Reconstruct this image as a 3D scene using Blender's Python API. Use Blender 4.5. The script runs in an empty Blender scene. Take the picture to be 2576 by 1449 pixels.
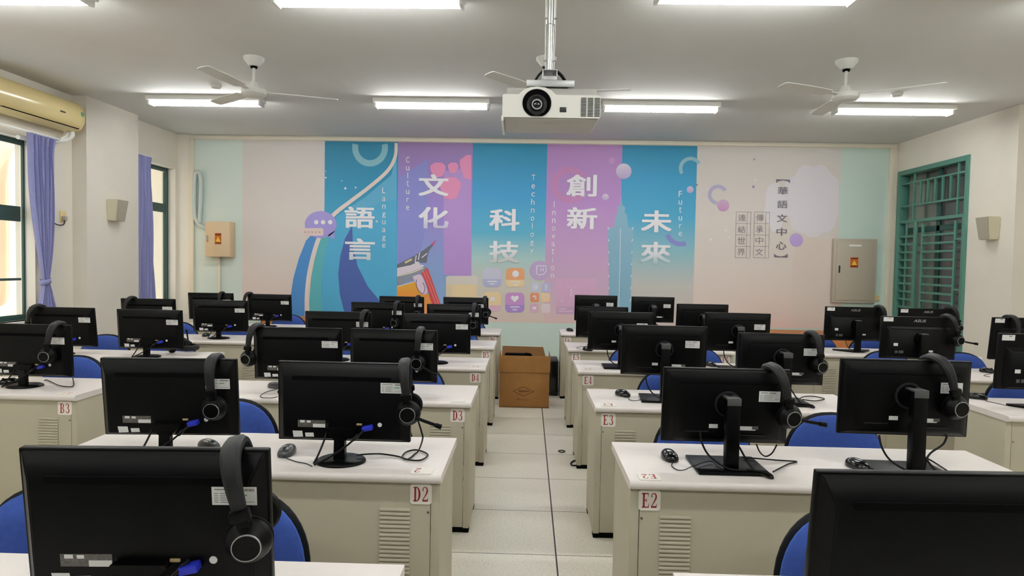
import bpy, bmesh, math, random
from mathutils import Vector, Matrix
from mathutils.geometry import tessellate_polygon
random.seed(7)
S = bpy.context.scene
COL = S.collection
PI = math.pi
rad = math.radians

# ---------------------------------------------------------------- camera, world, exposure
PW, PH, FPX = 2576.0, 1449.0, 1634.95
CAM_Z = 1.5128
YAW, PITCH, ROLL = 0.0244090, -0.0372760, 0.0180223
FWD = Vector((-math.sin(YAW)*math.cos(PITCH), math.cos(YAW)*math.cos(PITCH), math.sin(PITCH)))
_r = Vector((math.cos(YAW), math.sin(YAW), 0)); _u = _r.cross(FWD)
RIGHT = _r*math.cos(ROLL) + _u*math.sin(ROLL)
UP = -_r*math.sin(ROLL) + _u*math.cos(ROLL)
cd = bpy.data.cameras.new('camera'); cam = bpy.data.objects.new('camera', cd); COL.objects.link(cam)
cd.sensor_fit = 'HORIZONTAL'; cd.sensor_width = 36.0; cd.lens = FPX/PW*36.0
cd.clip_start = 0.05; cd.clip_end = 100
m3 = Matrix((RIGHT, UP, -FWD)).transposed()
cam.matrix_world = Matrix.Translation((0, 0, CAM_Z)) @ m3.to_4x4()
S.camera = cam

w = bpy.data.worlds.new('world'); S.world = w; w.use_nodes = True
wb = w.node_tree.nodes['Background']
wb.inputs[0].default_value = (0.80, 0.90, 1.0, 1); wb.inputs[1].default_value = 2.2
sd = bpy.data.lights.new('sun', 'SUN'); sd.energy = 2.2; sd.angle = rad(2); sd.color = (1.0, 0.95, 0.87)
sun = bpy.data.objects.new('sun', sd); COL.objects.link(sun)
sun.rotation_euler = Vector((0.42, 0.30, 0.85)).to_track_quat('Z', 'Y').to_euler()

S.view_settings.view_transform = 'Standard'; S.view_settings.look = 'None'
S.view_settings.gamma = 1.0; S.view_settings.use_curve_mapping = False
S.view_settings.exposure = 0.2
TUBE = 50.0          # emission strength of the fluorescent tubes
S.cycles.max_bounces = 8; S.cycles.diffuse_bounces = 5; S.cycles.caustics_reflective = False
S.cycles.caustics_refractive = False; S.cycles.sample_clamp_indirect = 6.0

# ---------------------------------------------------------------- helpers
def ray(px, py): return FWD + RIGHT*((px-PW/2)/FPX) - UP*((py-PH/2)/FPX)
def at_y(px, py, y):                      # where the photo's point lies on the vertical plane y
    d = ray(px, py); return d*(y/d.y) + Vector((0, 0, CAM_Z))
def at_z(px, py, z):                      # ... on the horizontal plane z
    d = ray(px, py); return d*((z-CAM_Z)/d.z) + Vector((0, 0, CAM_Z))

def lin(c):
    c = c/255.0
    return c/12.92 if c <= 0.04045 else ((c+0.055)/1.055)**2.4
def rgb(r, g, b): return (lin(r), lin(g), lin(b), 1.0)

def mat(name, col, rough=0.6, metal=0.0, spec=0.5, noise=0.0, nscale=8.0, bump=0.0, bscale=200.0, emit=None, estr=0.0, coat=0.0):
    m = bpy.data.materials.new(name); m.use_nodes = True
    nt = m.node_tree; b = nt.nodes['Principled BSDF']
    b.inputs['Base Color'].default_value = col; b.inputs['Roughness'].default_value = rough
    b.inputs['Metallic'].default_value = metal; b.inputs['Specular IOR Level'].default_value = spec
    if coat: b.inputs['Coat Weight'].default_value = coat; b.inputs['Coat Roughness'].default_value = 0.08
    if emit: b.inputs['Emission Color'].default_value = emit; b.inputs['Emission Strength'].default_value = estr
    if noise or bump:
        tc = nt.nodes.new('ShaderNodeTexCoord')
    if noise:
        n = nt.nodes.new('ShaderNodeTexNoise'); n.inputs['Scale'].default_value = nscale; n.inputs['Detail'].default_value = 5
        r = nt.nodes.new('ShaderNodeValToRGB')
        r.color_ramp.elements[0].position = 0.3; r.color_ramp.elements[1].position = 0.7
        r.color_ramp.elements[0].color = tuple(x*(1-noise) for x in col[:3])+(1,)
        r.color_ramp.elements[1].color = tuple(min(1, x*(1+noise)) for x in col[:3])+(1,)
        nt.links.new(tc.outputs['Object'], n.inputs['Vector']); nt.links.new(n.outputs['Fac'], r.inputs['Fac'])
        nt.links.new(r.outputs['Color'], b.inputs['Base Color'])
    if bump:
        n2 = nt.nodes.new('ShaderNodeTexNoise'); n2.inputs['Scale'].default_value = bscale; n2.inputs['Detail'].default_value = 3
        bp = nt.nodes.new('ShaderNodeBump'); bp.inputs['Strength'].default_value = bump; bp.inputs['Distance'].default_value = 0.002
        nt.links.new(tc.outputs['Object'], n2.inputs['Vector']); nt.links.new(n2.outputs['Fac'], bp.inputs['Height'])
        nt.links.new(bp.outputs['Normal'], b.inputs['Normal'])
    return m

def ramp_mat(name, stops, axis='Z', rough=0.55):
    """printed colour gradient along the object's own bounding box"""
    m = bpy.data.materials.new(name); m.use_nodes = True
    nt = m.node_tree; b = nt.nodes['Principled BSDF']; b.inputs['Roughness'].default_value = rough
    tc = nt.nodes.new('ShaderNodeTexCoord'); sp = nt.nodes.new('ShaderNodeSeparateXYZ'); r = nt.nodes.new('ShaderNodeValToRGB')
    e = r.color_ramp.elements
    e[0].position = stops[0][0]; e[0].color = stops[0][1]; e[1].position = stops[-1][0]; e[1].color = stops[-1][1]
    for p, c in stops[1:-1]:
        x = e.new(p); x.color = c
    nt.links.new(tc.outputs['Generated'], sp.inputs[0]); nt.links.new(sp.outputs[axis], r.inputs['Fac'])
    nt.links.new(r.outputs['Color'], b.inputs['Base Color'])
    return m

def box(bm, cx, cy, cz, sx, sy, sz, bev=0.0, seg=2, rot=None):
    M = Matrix.Translation((cx, cy, cz))
    if rot is not None: M = M @ rot
    r = bmesh.ops.create_cube(bm, size=1.0, matrix=M @ Matrix.Diagonal((sx, sy, sz, 1)))
    if bev:
        es = {e for v in r['verts'] for e in v.link_edges}
        bmesh.ops.bevel(bm, geom=list(es), offset=bev, segments=seg, profile=0.5, affect='EDGES', clamp_overlap=True)
def bx(bm, x0, x1, y0, y1, z0, z1, bev=0.0, seg=2):
    box(bm, (x0+x1)/2, (y0+y1)/2, (z0+z1)/2, x1-x0, y1-y0, z1-z0, bev, seg)
def cyl(bm, p0, p1, r0, r1=None, n=20, caps=True):
    p0, p1 = Vector(p0), Vector(p1); d = p1-p0
    M = Matrix.Translation((p0+p1)/2) @ d.to_track_quat('Z', 'Y').to_matrix().to_4x4()
    bmesh.ops.create_cone(bm, cap_ends=caps, segments=n, radius1=r0, radius2=r0 if r1 is None else r1, depth=d.length, matrix=M)
def ball(bm, c, r, sx=1, sy=1, sz=1, n=16):
    bmesh.ops.create_uvsphere(bm, u_segments=n, v_segments=max(6, n//2), radius=r, matrix=Matrix.Translation(c) @ Matrix.Diagonal((sx, sy, sz, 1)))
def smooth_pts(pts, k=6):
    pts = [Vector(p) for p in pts]
    if len(pts) < 3: return pts
    out = []
    for i in range(len(pts)-1):
        a = pts[max(0, i-1)]; b = pts[i]; c = pts[i+1]; d = pts[min(len(pts)-1, i+2)]
        for j in range(k):
            t = j/k
            out.append(0.5*((2*b)+(c-a)*t+(2*a-5*b+4*c-d)*t*t+(3*b-a-3*c+d)*t*t*t))
    out.append(pts[-1]); return out
def tube(bm, pts, r, n=8, k=6, raw=False, zmin=None):
    P = [Vector(p) for p in pts] if raw else smooth_pts(pts, k)
    if zmin is not None: P = [Vector((p.x, p.y, max(p.z, zmin))) for p in P]
    rings = []; prev = None
    for i, p in enumerate(P):
        t = (P[min(i+1, len(P)-1)]-P[max(i-1, 0)]).normalized()
        if prev is None:
            a = t.orthogonal().normalized()
        else:
            a = (prev - t*prev.dot(t)).normalized()
        prev = a; b = t.cross(a)
        rings.append([bm.verts.new(p + (a*math.cos(2*PI*j/n)+b*math.sin(2*PI*j/n))*r) for j in range(n)])
    for A, B in zip(rings, rings[1:]):
        for j in range(n): bm.faces.new((A[j], A[(j+1) % n], B[(j+1) % n], B[j]))
    bm.faces.new(rings[0][::-1]); bm.faces.new(rings[-1])
def lathe(bm, prof, M=None, n=28):
    """prof = [(r, h)...] turned round z"""
    M = M or Matrix.Identity(4); rings = []
    for r, h in prof:
        if r < 1e-6: rings.append([bm.verts.new(M @ Vector((0, 0, h)))])
        else: rings.append([bm.verts.new(M @ Vector((r*math.cos(2*PI*j/n), r*math.sin(2*PI*j/n), h))) for j in range(n)])
    for A, B in zip(rings, rings[1:]):
        for j in range(n):
            a = (A[0],) if len(A) == 1 else (A[j], A[(j+1) % n])
            b = (B[0],) if len(B) == 1 else (B[(j+1) % n], B[j])
            if len(a)+len(b) >= 3: bm.faces.new(a+b)
def prism(bm, poly, d0, d1, axis='Y'):
    """polygon (a,b) swept along an axis: axis Y -> (a,d,b); X -> (d,a,b); Z -> (a,b,d)"""
    f = {'Y': lambda a, b, d: (a, d, b), 'X': lambda a, b, d: (d, a, b), 'Z': lambda a, b, d: (a, b, d)}[axis]
    A = [bm.verts.new(f(a, b, d0)) for a, b in poly]; B = [bm.verts.new(f(a, b, d1)) for a, b in poly]
    n = len(poly)
    for i in range(n): bm.faces.new((A[i], A[(i+1) % n], B[(i+1) % n], B[i]))
    bm.faces.new(A[::-1]); bm.faces.new(B)
def NB(): return bmesh.new()
def mesh_of(bm, name, smooth=True, ang=38):
    bmesh.ops.recalc_face_normals(bm, faces=bm.faces)
    me = bpy.data.meshes.new(name); bm.to_mesh(me); bm.free()
    if smooth and len(me.polygons):
        me.polygons.foreach_set('use_smooth', [True]*len(me.polygons))
        me.set_sharp_from_angle(angle=rad(ang))
    return me
def obj(name, bm, m, parent=None, loc=None, rot=None, smooth=True, ang=38, label=None):
    me = bm if isinstance(bm, bpy.types.Mesh) else mesh_of(bm, name, smooth, ang)
    if m is not None and not len(me.materials): me.materials.append(m)
    o = bpy.data.objects.new(name, me); COL.objects.link(o)
    if parent is not None: o.parent = parent
    if loc is not None: o.location = loc
    if rot is not None: o.rotation_euler = rot
    if label: o['label'] = label
    return o
def tag(o, label, cat, group=None, kind=None):
    o['label'] = label; o['category'] = cat
    if group: o['group'] = group
    if kind: o['kind'] = kind
    return o
def thing(name, label, cat, loc=(0, 0, 0), rotz=0.0, group=None):
    o = bpy.data.objects.new(name, None); COL.objects.link(o); o.empty_display_size = 0.1
    o.location = loc; o.rotation_euler = (0, 0, rotz)
    return tag(o, label, cat, group)
def struct(name, bm, m, parent=None, **k):
    o = obj(name, bm, m, parent, **k)
    if parent is None: o['kind'] = 'structure'
    return o
def dup(root, loc, rot=None, label=None, group=None):
    r = root.copy(); COL.objects.link(r); r.location = loc
    if rot is not None: r.rotation_euler = rot
    if label: r['label'] = label
    if group: r['group'] = group
    for ch in list(root.children):
        c = ch.copy(); COL.objects.link(c); c.parent = r
        for g in list(ch.children):
            d = g.copy(); COL.objects.link(d); d.parent = c
    return r
_txt = {}
def text_mesh(s, bold=0.0, shear=0.0):
    """letters of the built-in font as a flat mesh in a unit box centred on 0 (x right, y up)"""
    key = (s, bold, shear)
    if key in _txt: return _txt[key]
    c = bpy.data.curves.new('t', 'FONT'); c.body = s; c.size = 1.0; c.offset = bold; c.shear = shear; c.resolution_u = 3
    o = bpy.data.objects.new('t', c); COL.objects.link(o)
    dg = bpy.context.evaluated_depsgraph_get(); dg.update()
    me = bpy.data.meshes.new_from_object(o.evaluated_get(dg))
    vs = [v.co.xy.copy() for v in me.vertices]; fs = [tuple(p.vertices) for p in me.polygons]
    bpy.data.objects.remove(o); bpy.data.curves.remove(c); bpy.data.meshes.remove(me)
    x0, x1 = min(v.x for v in vs), max(v.x for v in vs); y0, y1 = min(v.y for v in vs), max(v.y for v in vs)
    vs = [((v.x-(x0+x1)/2)/max(1e-6, x1-x0), (v.y-(y0+y1)/2)/max(1e-6, y1-y0)) for v in vs]
    _txt[key] = (vs, fs, (x1-x0)/max(1e-6, (y1-y0)))
    return _txt[key]
def add_text(bm, s, f, w, h, bold=0.0, shear=0.0):
    """f maps (a,b) of the writing plane to 3D"""
    vs, fs, _ = text_mesh(s, bold, shear)
    V = [bm.verts.new(f(a*w, b*h)) for a, b in vs]
    for p in fs:
        try: bm.faces.new([V[i] for i in p])
        except ValueError: pass

# ---------------------------------------------------------------- materials
M_WALL = mat('wall_paint', rgb(232, 226, 214), 0.75, noise=0.02, nscale=3)
M_CEIL = mat('ceiling_paint', rgb(212, 211, 208), 0.8, noise=0.015, nscale=2)
M_GREENWALL = mat('pale_green_paint', rgb(203, 220, 211), 0.7, noise=0.02, nscale=3)
M_TRUNK = mat('ivory_trunking', rgb(226, 218, 200), 0.45)
M_BEIGE = mat('beige_powder_coat', rgb(188, 181, 160), 0.5, noise=0.02, nscale=4)
M_TOP = mat('white_laminate', rgb(232, 224, 220), 0.4, noise=0.015, nscale=30)
M_BLACK = mat('black_plastic', rgb(3, 3, 4), 0.40, spec=0.15, bump=0.10, bscale=900)
M_BLACKG = mat('black_gloss_plastic', rgb(12, 12, 14), 0.16, spec=0.5)
M_MATT = mat('matt_black', rgb(3, 3, 4), 0.9, spec=0.1)
M_DGREY = mat('dark_grey_plastic', rgb(30, 30, 33), 0.4)
M_GREYCAP = mat('grey_metal_cap', rgb(84, 83, 84), 0.4, metal=0.2)
M_SCREEN = mat('screen_glass', rgb(6, 7, 9), 0.12)
M_STICK = mat('white_sticker', rgb(232, 230, 230), 0.55)
M_STICKG = mat('grey_sticker_print', rgb(120, 118, 122), 0.6)
M_STICKT = mat('teal_sticker_print', rgb(95, 160, 140), 0.6)
M_SPEC = mat('silver_spec_label', rgb(92, 88, 86), 0.4, noise=0.35, nscale=160)
M_DVI = mat('beige_connector', rgb(190, 164, 126), 0.4)
M_VGA = mat('blue_plug', rgb(36, 50, 190), 0.45)
M_SILVER = mat('silver_ring', rgb(170, 170, 172), 0.3, metal=0.6)
M_LEATHER = mat('dark_leatherette', rgb(27, 27, 30), 0.5, spec=0.3, bump=0.3, bscale=500)
M_CUSH = mat('black_foam_cushion', rgb(9, 9, 10), 0.7, spec=0.2)
M_CABLE = mat('black_cable', rgb(7, 7, 8), 0.5, spec=0.25)
M_BLUE = mat('blue_fabric', rgb(58, 90, 178), 0.85, noise=0.08, nscale=60, bump=0.35, bscale=700)
M_RIM = mat('black_rim_plastic', rgb(12, 15, 20), 0.5, spec=0.25)
M_PLATE = mat('white_plate', rgb(244, 238, 230), 0.4)
M_RED = mat('red_print', rgb(160, 36, 38), 0.5)
M_REDF = mat('faded_red_print', rgb(206, 150, 146), 0.5)
M_WHITE = mat('white_enamel', rgb(232, 231, 226), 0.35)
M_FANW = mat('fan_white', rgb(214, 213, 208), 0.5)
M_TUBE = mat('lit_tube', (1, 1, 1, 1), 0.5, emit=(0.98, 1.0, 0.985, 1), estr=TUBE)
M_CHROME = mat('steel_pole', rgb(200, 200, 198), 0.28, metal=0.9)
M_GALV = mat('galvanised_bracket', rgb(186, 186, 186), 0.4, metal=0.5)
M_PROJ = mat('projector_white', rgb(236, 233, 226), 0.4)
M_PROJU = mat('projector_grey', rgb(196, 194, 190), 0.5)
M_LENS = mat('lens_glass', rgb(10, 10, 16), 0.05, coat=1.0)
M_AC = mat('aged_cream_plastic', rgb(226, 206, 150), 0.22, spec=0.6)
M_GFRAME = mat('green_window_metal', rgb(84, 136, 122), 0.45)
M_DGFRAME = mat('dark_green_window_metal', rgb(38, 76, 72), 0.45)
M_CURT = mat('lavender_curtain', rgb(146, 148, 196), 0.85, noise=0.05, nscale=40)
M_CARD = mat('brown_cardboard', rgb(164, 116, 62), 0.8, noise=0.07, nscale=9)
M_CARDIN = mat('cardboard_inside', rgb(150, 108, 66), 0.85)
M_CARDINK = mat('brown_ink', rgb(78, 46, 16), 0.8)
M_GREYBOX = mat('grey_beige_steel', rgb(182, 172, 156), 0.45)
M_TANBOX = mat('tan_steel', rgb(222, 196, 160), 0.5)
M_ORANGE = mat('orange_warning', rgb(196, 104, 30), 0.5)
M_YEL = mat('yellow_print', rgb(240, 196, 70), 0.5)
M_DRED = mat('dark_red_print', rgb(110, 40, 24), 0.5)
M_WOOD = mat('orange_wood', rgb(186, 118, 66), 0.5, noise=0.1, nscale=12)
M_SPK = mat('speaker_cream', rgb(214, 206, 180), 0.5)
M_GRILLE = mat('speaker_grille', rgb(172, 164, 148), 0.7, bump=0.5, bscale=900)
M_PIPE = mat('grey_conduit', rgb(196, 208, 204), 0.4)
M_PIPEW = mat('white_pipe', rgb(244, 244, 240), 0.5)
M_EXT = mat('orange_render', rgb(250, 218, 184), 0.8, noise=0.04, nscale=2)
M_EXTW = mat('cream_render', rgb(242, 236, 222), 0.8)
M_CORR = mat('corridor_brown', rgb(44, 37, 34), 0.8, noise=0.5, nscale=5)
M_SCREW = mat('steel_screw', rgb(120, 118, 110), 0.4, metal=0.6)
M_GLASS = bpy.data.materials.new('window_glass'); M_GLASS.use_nodes = True
_n = M_GLASS.node_tree; _n.nodes.clear()
_o = _n.nodes.new('ShaderNodeOutputMaterial'); _mx = _n.nodes.new('ShaderNodeMixShader'); _t = _n.nodes.new('ShaderNodeBsdfTransparent'); _g = _n.nodes.new('ShaderNodeBsdfGlossy')
_g.inputs['Roughness'].default_value = 0.02; _mx.inputs[0].default_value = 0.07; _t.inputs[0].default_value = (0.95, 0.98, 0.97, 1)
_n.links.new(_t.outputs[0], _mx.inputs[1]); _n.links.new(_g.outputs[0], _mx.inputs[2]); _n.links.new(_mx.outputs[0], _o.inputs[0])
M_FROST = mat('frosted_glass', rgb(236, 240, 240), 0.6); M_FROST.node_tree.nodes['Principled BSDF'].inputs['Transmission Weight'].default_value = 0.85

def floor_mat():
    m = bpy.data.materials.new('floor_tiles'); m.use_nodes = True
    nt = m.node_tree; b = nt.nodes['Principled BSDF']; L = nt.links.new
    tc = nt.nodes.new('ShaderNodeTexCoord'); sp = nt.nodes.new('ShaderNodeSeparateXYZ'); L(tc.outputs['Object'], sp.inputs[0])
    def line(out, off, width):
        a = nt.nodes.new('ShaderNodeMath'); a.operation = 'SUBTRACT'; a.inputs[1].default_value = off; L(out, a.inputs[0])
        p = nt.nodes.new('ShaderNodeMath'); p.operation = 'PINGPONG'; p.inputs[1].default_value = 0.3; L(a.outputs[0], p.inputs[0])
        c = nt.nodes.new('ShaderNodeMath'); c.operation = 'LESS_THAN'; c.inputs[1].default_value = width/2; L(p.outputs[0], c.inputs[0])
        return c.outputs[0]
    lx = line(sp.outputs[0], 0.1726, 0.008); ly = line(sp.outputs[1], 5.737, 0.0055)
    n = nt.nodes.new('ShaderNodeTexNoise'); n.inputs['Scale'].default_value = 90; n.inputs['Detail'].default_value = 6; L(tc.outputs['Object'], n.inputs['Vector'])
    r = nt.nodes.new('ShaderNodeValToRGB'); L(n.outputs['Fac'], r.inputs['Fac'])
    r.color_ramp.elements[0].position = 0.36; r.color_ramp.elements[0].color = rgb(224, 217, 202)
    r.color_ramp.elements[1].position = 0.52; r.color_ramp.elements[1].color = rgb(240, 234, 220)
    n2 = nt.nodes.new('ShaderNodeTexNoise'); n2.inputs['Scale'].default_value = 1.6; L(tc.outputs['Object'], n2.inputs['Vector'])
    mix0 = nt.nodes.new('ShaderNodeMixRGB'); mix0.blend_type = 'MULTIPLY'; mix0.inputs[0].default_value = 0.12; L(r.outputs[0], mix0.inputs[1]); L(n2.outputs['Fac'], mix0.inputs[2])
    mx1 = nt.nodes.new('ShaderNodeMixRGB'); mx1.inputs[2].default_value = rgb(70, 64, 56); L(ly, mx1.inputs[0]); L(mix0.outputs[0], mx1.inputs[1])
    mx2 = nt.nodes.new('ShaderNodeMixRGB'); mx2.inputs[2].default_value = rgb(24, 22, 20); L(lx, mx2.inputs[0]); L(mx1.outputs[0], mx2.inputs[1])
    L(mx2.outputs[0], b.inputs['Base Color']); b.inputs['Roughness'].default_value = 0.32
    return m
M_FLOOR = floor_mat()

# ---------------------------------------------------------------- room shell
XL, XLP, XR, XRR = -4.98, -4.82, 5.04, 5.20      # left wall, left pillar face, right pillar face, right wall
YB, YF, ZC = 9.12, -2.8, 3.25
bm = NB(); bx(bm, -5.4, 5.6, YF-.2, YB+.2, -0.12, 0); struct('floor', bm, M_FLOOR, smooth=False)
bm = NB(); bx(bm, -5.4, 5.6, YF-.2, YB+.2, ZC, ZC+.15); struct('ceiling', bm, M_CEIL, smooth=False)
bm = NB(); bx(bm, -5.4, 5.6, YB, YB+.2, 0, ZC); struct('wall_back', bm, M_WALL, smooth=False)
bm = NB(); bx(bm, -5.4, 5.6, YF-.2, YF, 0, ZC); struct('wall_front', bm, mat('front_wall_reflection_damper', rgb(70, 92, 82), 0.8), smooth=False)  # unseen wall, made-up dark green keeps reflections on the monitor backs dark
WIN_N = (4.2, 6.45, 0.86, 2.66)      # near left window: y0,y1,z0,z1
WIN_F = (8.02, 9.06, 0.86, 2.76)     # far left window
WIN_R = (7.62, 9.06, 0.45, 2.86)     # right window
bm = NB()
bx(bm, XL-.2, XL, YF, WIN_N[0], 0, ZC); bx(bm, XL-.2, XL, WIN_N[1], WIN_F[0], 0, ZC); bx(bm, XL-.2, XL, WIN_F[1], YB, 0, ZC)
for a in (WIN_N, WIN_F): bx(bm, XL-.2, XL, a[0], a[1], 0, a[2]); bx(bm, XL-.2, XL, a[0], a[1], a[3], ZC)
struct('wall_left', bm, M_WALL, smooth=False)
bm = NB(); bx(bm, XL, XLP, 6.99, 7.93, 0, ZC); struct('pillar_left', bm, M_WALL, smooth=False)
bm = NB()
bx(bm, XRR, XRR+.2, YF, 6.9, 0, ZC); bx(bm, XR, XRR+.2, 6.9, WIN_R[0], 0, ZC); bx(bm, XR, XRR+.2, WIN_R[1], YB, 0, ZC)
bx(bm, XR, XRR+.2, WIN_R[0], WIN_R[1], 0, WIN_R[2]); bx(bm, XR, XRR+.2, WIN_R[0], WIN_R[1], WIN_R[3], ZC)
struct('wall_right', bm, M_WALL, smooth=False)
# ivory trunking round the back wall
bm = NB(); bx(bm, -4.80, 5.02, YB-.03, YB, 3.19, 3.235, .004); struct('trim_1', bm, M_TRUNK)
bm = NB(); bx(bm, -4.80, -4.735, YB-.035, YB, 0.0, 3.19, .004); struct('trim_2', bm, M_TRUNK)
bm = NB(); bx(bm, 4.925, 5.0, YB-.035, YB, 0.0, 3.19, .004); struct('trim_3', bm, M_TRUNK)

def window(name, wn, x_in, side, m_frame, bars, jamb=.055, dep=.06):
    """side -1 = left wall: outside is at lower x"""
    y0, y1, z0, z1 = wn
    x0 = x_in + side*0.10; xa, xb = sorted((x0, x0+side*dep))
    bm = NB(); t = 0.055
    bx(bm, xa, xb, y0, y1, z0, z0+t, .004); bx(bm, xa, xb, y0, y1, z1-t, z1, .004)
    bx(bm, xa, xb, y0, y0+jamb, z0+t, z1-t, .004); bx(bm, xa, xb, y1-jamb, y1, z0+t, z1-t, .004)
    fr = struct(name, bm, m_frame)
    for (kind, a, b, c) in bars:
        bm = NB()
        if kind == 'h': bx(bm, xa, xb, y0+t, y1-t, a-b/2, a+b/2, .004)
        else: bx(bm, xa-.001, xb+.001, a-b/2, a+b/2, z0+t, c, .004)
        obj('transom' if kind == 'h' else 'mullion', bm, m_frame, fr)
    xm = (xa+xb)/2
    bm = NB(); bx(bm, xm-.003, xm+.003, y0+t, y1-t, z0+t, z1-t); obj('glass_pane', bm, M_GLASS, fr, smooth=False)
    return fr
w1 = window('window_1', WIN_N, XL, -1, M_DGFRAME, [('h', 1.92, .15, 0), ('h', 1.27, .025, 0), ('v', 5.2, .05, 2.6)], .022, .025)
w2 = window('window_2', WIN_F, XL, -1, M_DGFRAME, [('h', 2.20, .12, 0), ('v', 8.985, .02, 2.7)], .025, .03)
bm = NB(); bx(bm, XL-.09, XL+.012, WIN_F[0], WIN_F[1], WIN_F[2]-.03, WIN_F[2], .006); obj('window_sill', bm, M_WHITE, w2)
bm = NB(); bx(bm, XL-.09, XL+.012, WIN_N[0], WIN_N[1], WIN_N[2]-.03, WIN_N[2], .006); obj('window_sill', bm, M_WHITE, w1)

# right window: green steel frame with burglar bars, dark corridor behind it
y0, y1, z0, z1 = WIN_R
bm = NB()
bx(bm, XR-.02, XR+.12, y0, y0+.06, z0, z1, .004); bx(bm, XR-.02, XR+.12, y1-.05, y1, z0, z1, .004)
bx(bm, XR-.02, XR+.12, y0+.06, y1-.05, z1-.06, z1, .004); bx(bm, XR-.02, XR+.12, y0+.06, y1-.05, z0, z0+.05, .004)
w3 = struct('window_3', bm, M_GFRAME)
xg = XR+.105
bm = NB(); bx(bm, xg-.003, xg+.003, y0+.06, y1-.05, z0+.05, z1-.06); obj('glass_pane', bm, M_GLASS, w3, smooth=False)
bm = NB(); bx(bm, xg-.03, xg-.006, 8.25, 8.32, z0+.05, z1-.06, .003); bx(bm, xg-.03, xg-.006, y0+.06, y1-.05, 2.02, 2.09, .003)
obj('sash_frame', bm, M_DGFRAME, w3)
xb_ = XR+.02
def hbar(z, a, b, t=.022):
    bm = NB(); bx(bm, xb_-.012, xb_+.012, a, b, z-t/2, z+t/2, .002); obj('grille_bar', bm, M_GFRAME, w3)
def vbar(y, a, b, t=.022):
    bm = NB(); bx(bm, xb_-.013, xb_+.013, y-t/2, y+t/2, a, b, .002); obj('grille_bar', bm, M_GFRAME, w3)
ya, yb_ = y0+.06, y1-.05
for z in (2.68, 2.38): hbar(z, ya, yb_)
hbar(2.17, ya, yb_, .04)
vbar(7.84, 2.19, z1-.06); vbar(8.72, 2.19, z1-.06)
for k in range(5): vbar(7.98+k*.15, 2.39, 2.67)
vbar(7.72, z0+.05, 2.15, .035); vbar(8.66, z0+.05, 2.15, .06); vbar(7.86, z0+.05, 2.12, .03); vbar(8.50, z0+.05, 2.12, .03); vbar(8.86, z0+.05, 2.15, .02)
for k in range(14):
    z = 1.97 - k*.1045
    hbar(z, 7.86, 8.50, .028); hbar(z, 8.69, yb_, .028)
hbar(1.30, 7.72, 7.86); hbar(1.90, 7.72, 7.86)

# beyond the windows
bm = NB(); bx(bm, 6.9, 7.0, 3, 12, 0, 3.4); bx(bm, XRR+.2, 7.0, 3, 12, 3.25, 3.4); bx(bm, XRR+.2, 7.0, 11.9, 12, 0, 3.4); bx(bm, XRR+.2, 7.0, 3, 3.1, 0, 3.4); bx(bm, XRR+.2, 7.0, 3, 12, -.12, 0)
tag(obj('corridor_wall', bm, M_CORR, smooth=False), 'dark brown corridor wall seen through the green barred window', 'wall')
bm = NB(); bx(bm, -7.7, -7.5, 2, 10.2, -2, 7); tag(obj('neighbouring_wall', bm, M_EXT, smooth=False), 'sunlit orange rendered wall outside the left window', 'wall')
bm = NB(); bx(bm, -7.7, -7.5, 10.2, 18, -2, 7); tag(obj('outer_wall', bm, M_EXTW, smooth=False), 'bright cream wall outside the far left window', 'wall')
def on_x(px, py, x):
    d = ray(px, py); return d*(x/d.x) + Vector((0, 0, CAM_Z))
bm = NB()
tube(bm, [on_x(60, 380, -7.38), on_x(42, 395, -7.38), on_x(34, 440, -7.38), on_x(36, 560, -7.38), on_x(36, 690, -7.38), on_x(34, 740, -7.38), on_x(20, 775, -7.38), on_x(-40, 800, -7.38)], .07, 12)
tag(obj('drain_pipe', bm, M_PIPEW), 'white drain pipe on the orange wall outside the left window', 'pipe')

# ---------------------------------------------------------------- ceiling fixtures
def lamp(cx, cy, label):
    t = thing('fluorescent_lamp', label, 'ceiling light', (cx, cy, ZC), 0, 'double tube ceiling lamps')
    bm = NB(); bx(bm, -.62, .62, -.09, .09, -.05, 0, .006); obj('lamp_housing', bm, M_WHITE, t)
    for s in (-1, 1):
        bm = NB(); cyl(bm, (-.585, s*.034, -.076), (.585, s*.034, -.076), .0145, n=10); obj('tube', bm, M_TUBE, t)
    for s in (-1, 1):
        bm = NB(); bx(bm, s*.602-.012, s*.602+.012, -.06, .06, -.096, -.045, .004); obj('end_cap', bm, M_WHITE, t)
    return t
xs = (-3.51, -1.062, 1.372, 3.81)
l0 = lamp(xs[0], 7.0, 'lit double-tube lamp in the far row, at far left behind the left fan')
dup(l0, (xs[1], 7.0, ZC), label='lit double-tube lamp in the far row, just left of the projector')
dup(l0, (xs[2], 7.02, ZC), label='lit double-tube lamp in the far row, just right of the projector')
dup(l0, (xs[3], 7.02, ZC), label='lit double-tube lamp in the far row, below the right ceiling fan')
dup(l0, (xs[0], 4.235, ZC), label='lit double-tube lamp in the near row, cut off at top left corner')
dup(l0, (xs[1], 4.235, ZC), label='lit double-tube lamp in the near row, left of the projector pole')
dup(l0, (xs[2], 4.13, ZC), label='lit double-tube lamp in the near row, right of the projector pole')
dup(l0, (xs[3], 4.13, ZC), label='added lit double-tube lamp in the near row, beyond the right edge of view')  # out-of-view lamp added for its light
for yy, nm in ((1.4, 'above the first desk row'), (-1.3, 'behind the viewpoint')):  # two unseen lamp rows added to light the room
    for xx, side in zip(xs, ('far left', 'centre left', 'centre right', 'far right')):
        dup(l0, (xx, yy, ZC), label='added lit double-tube lamp out of view %s, %s one' % (nm, side))

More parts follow.
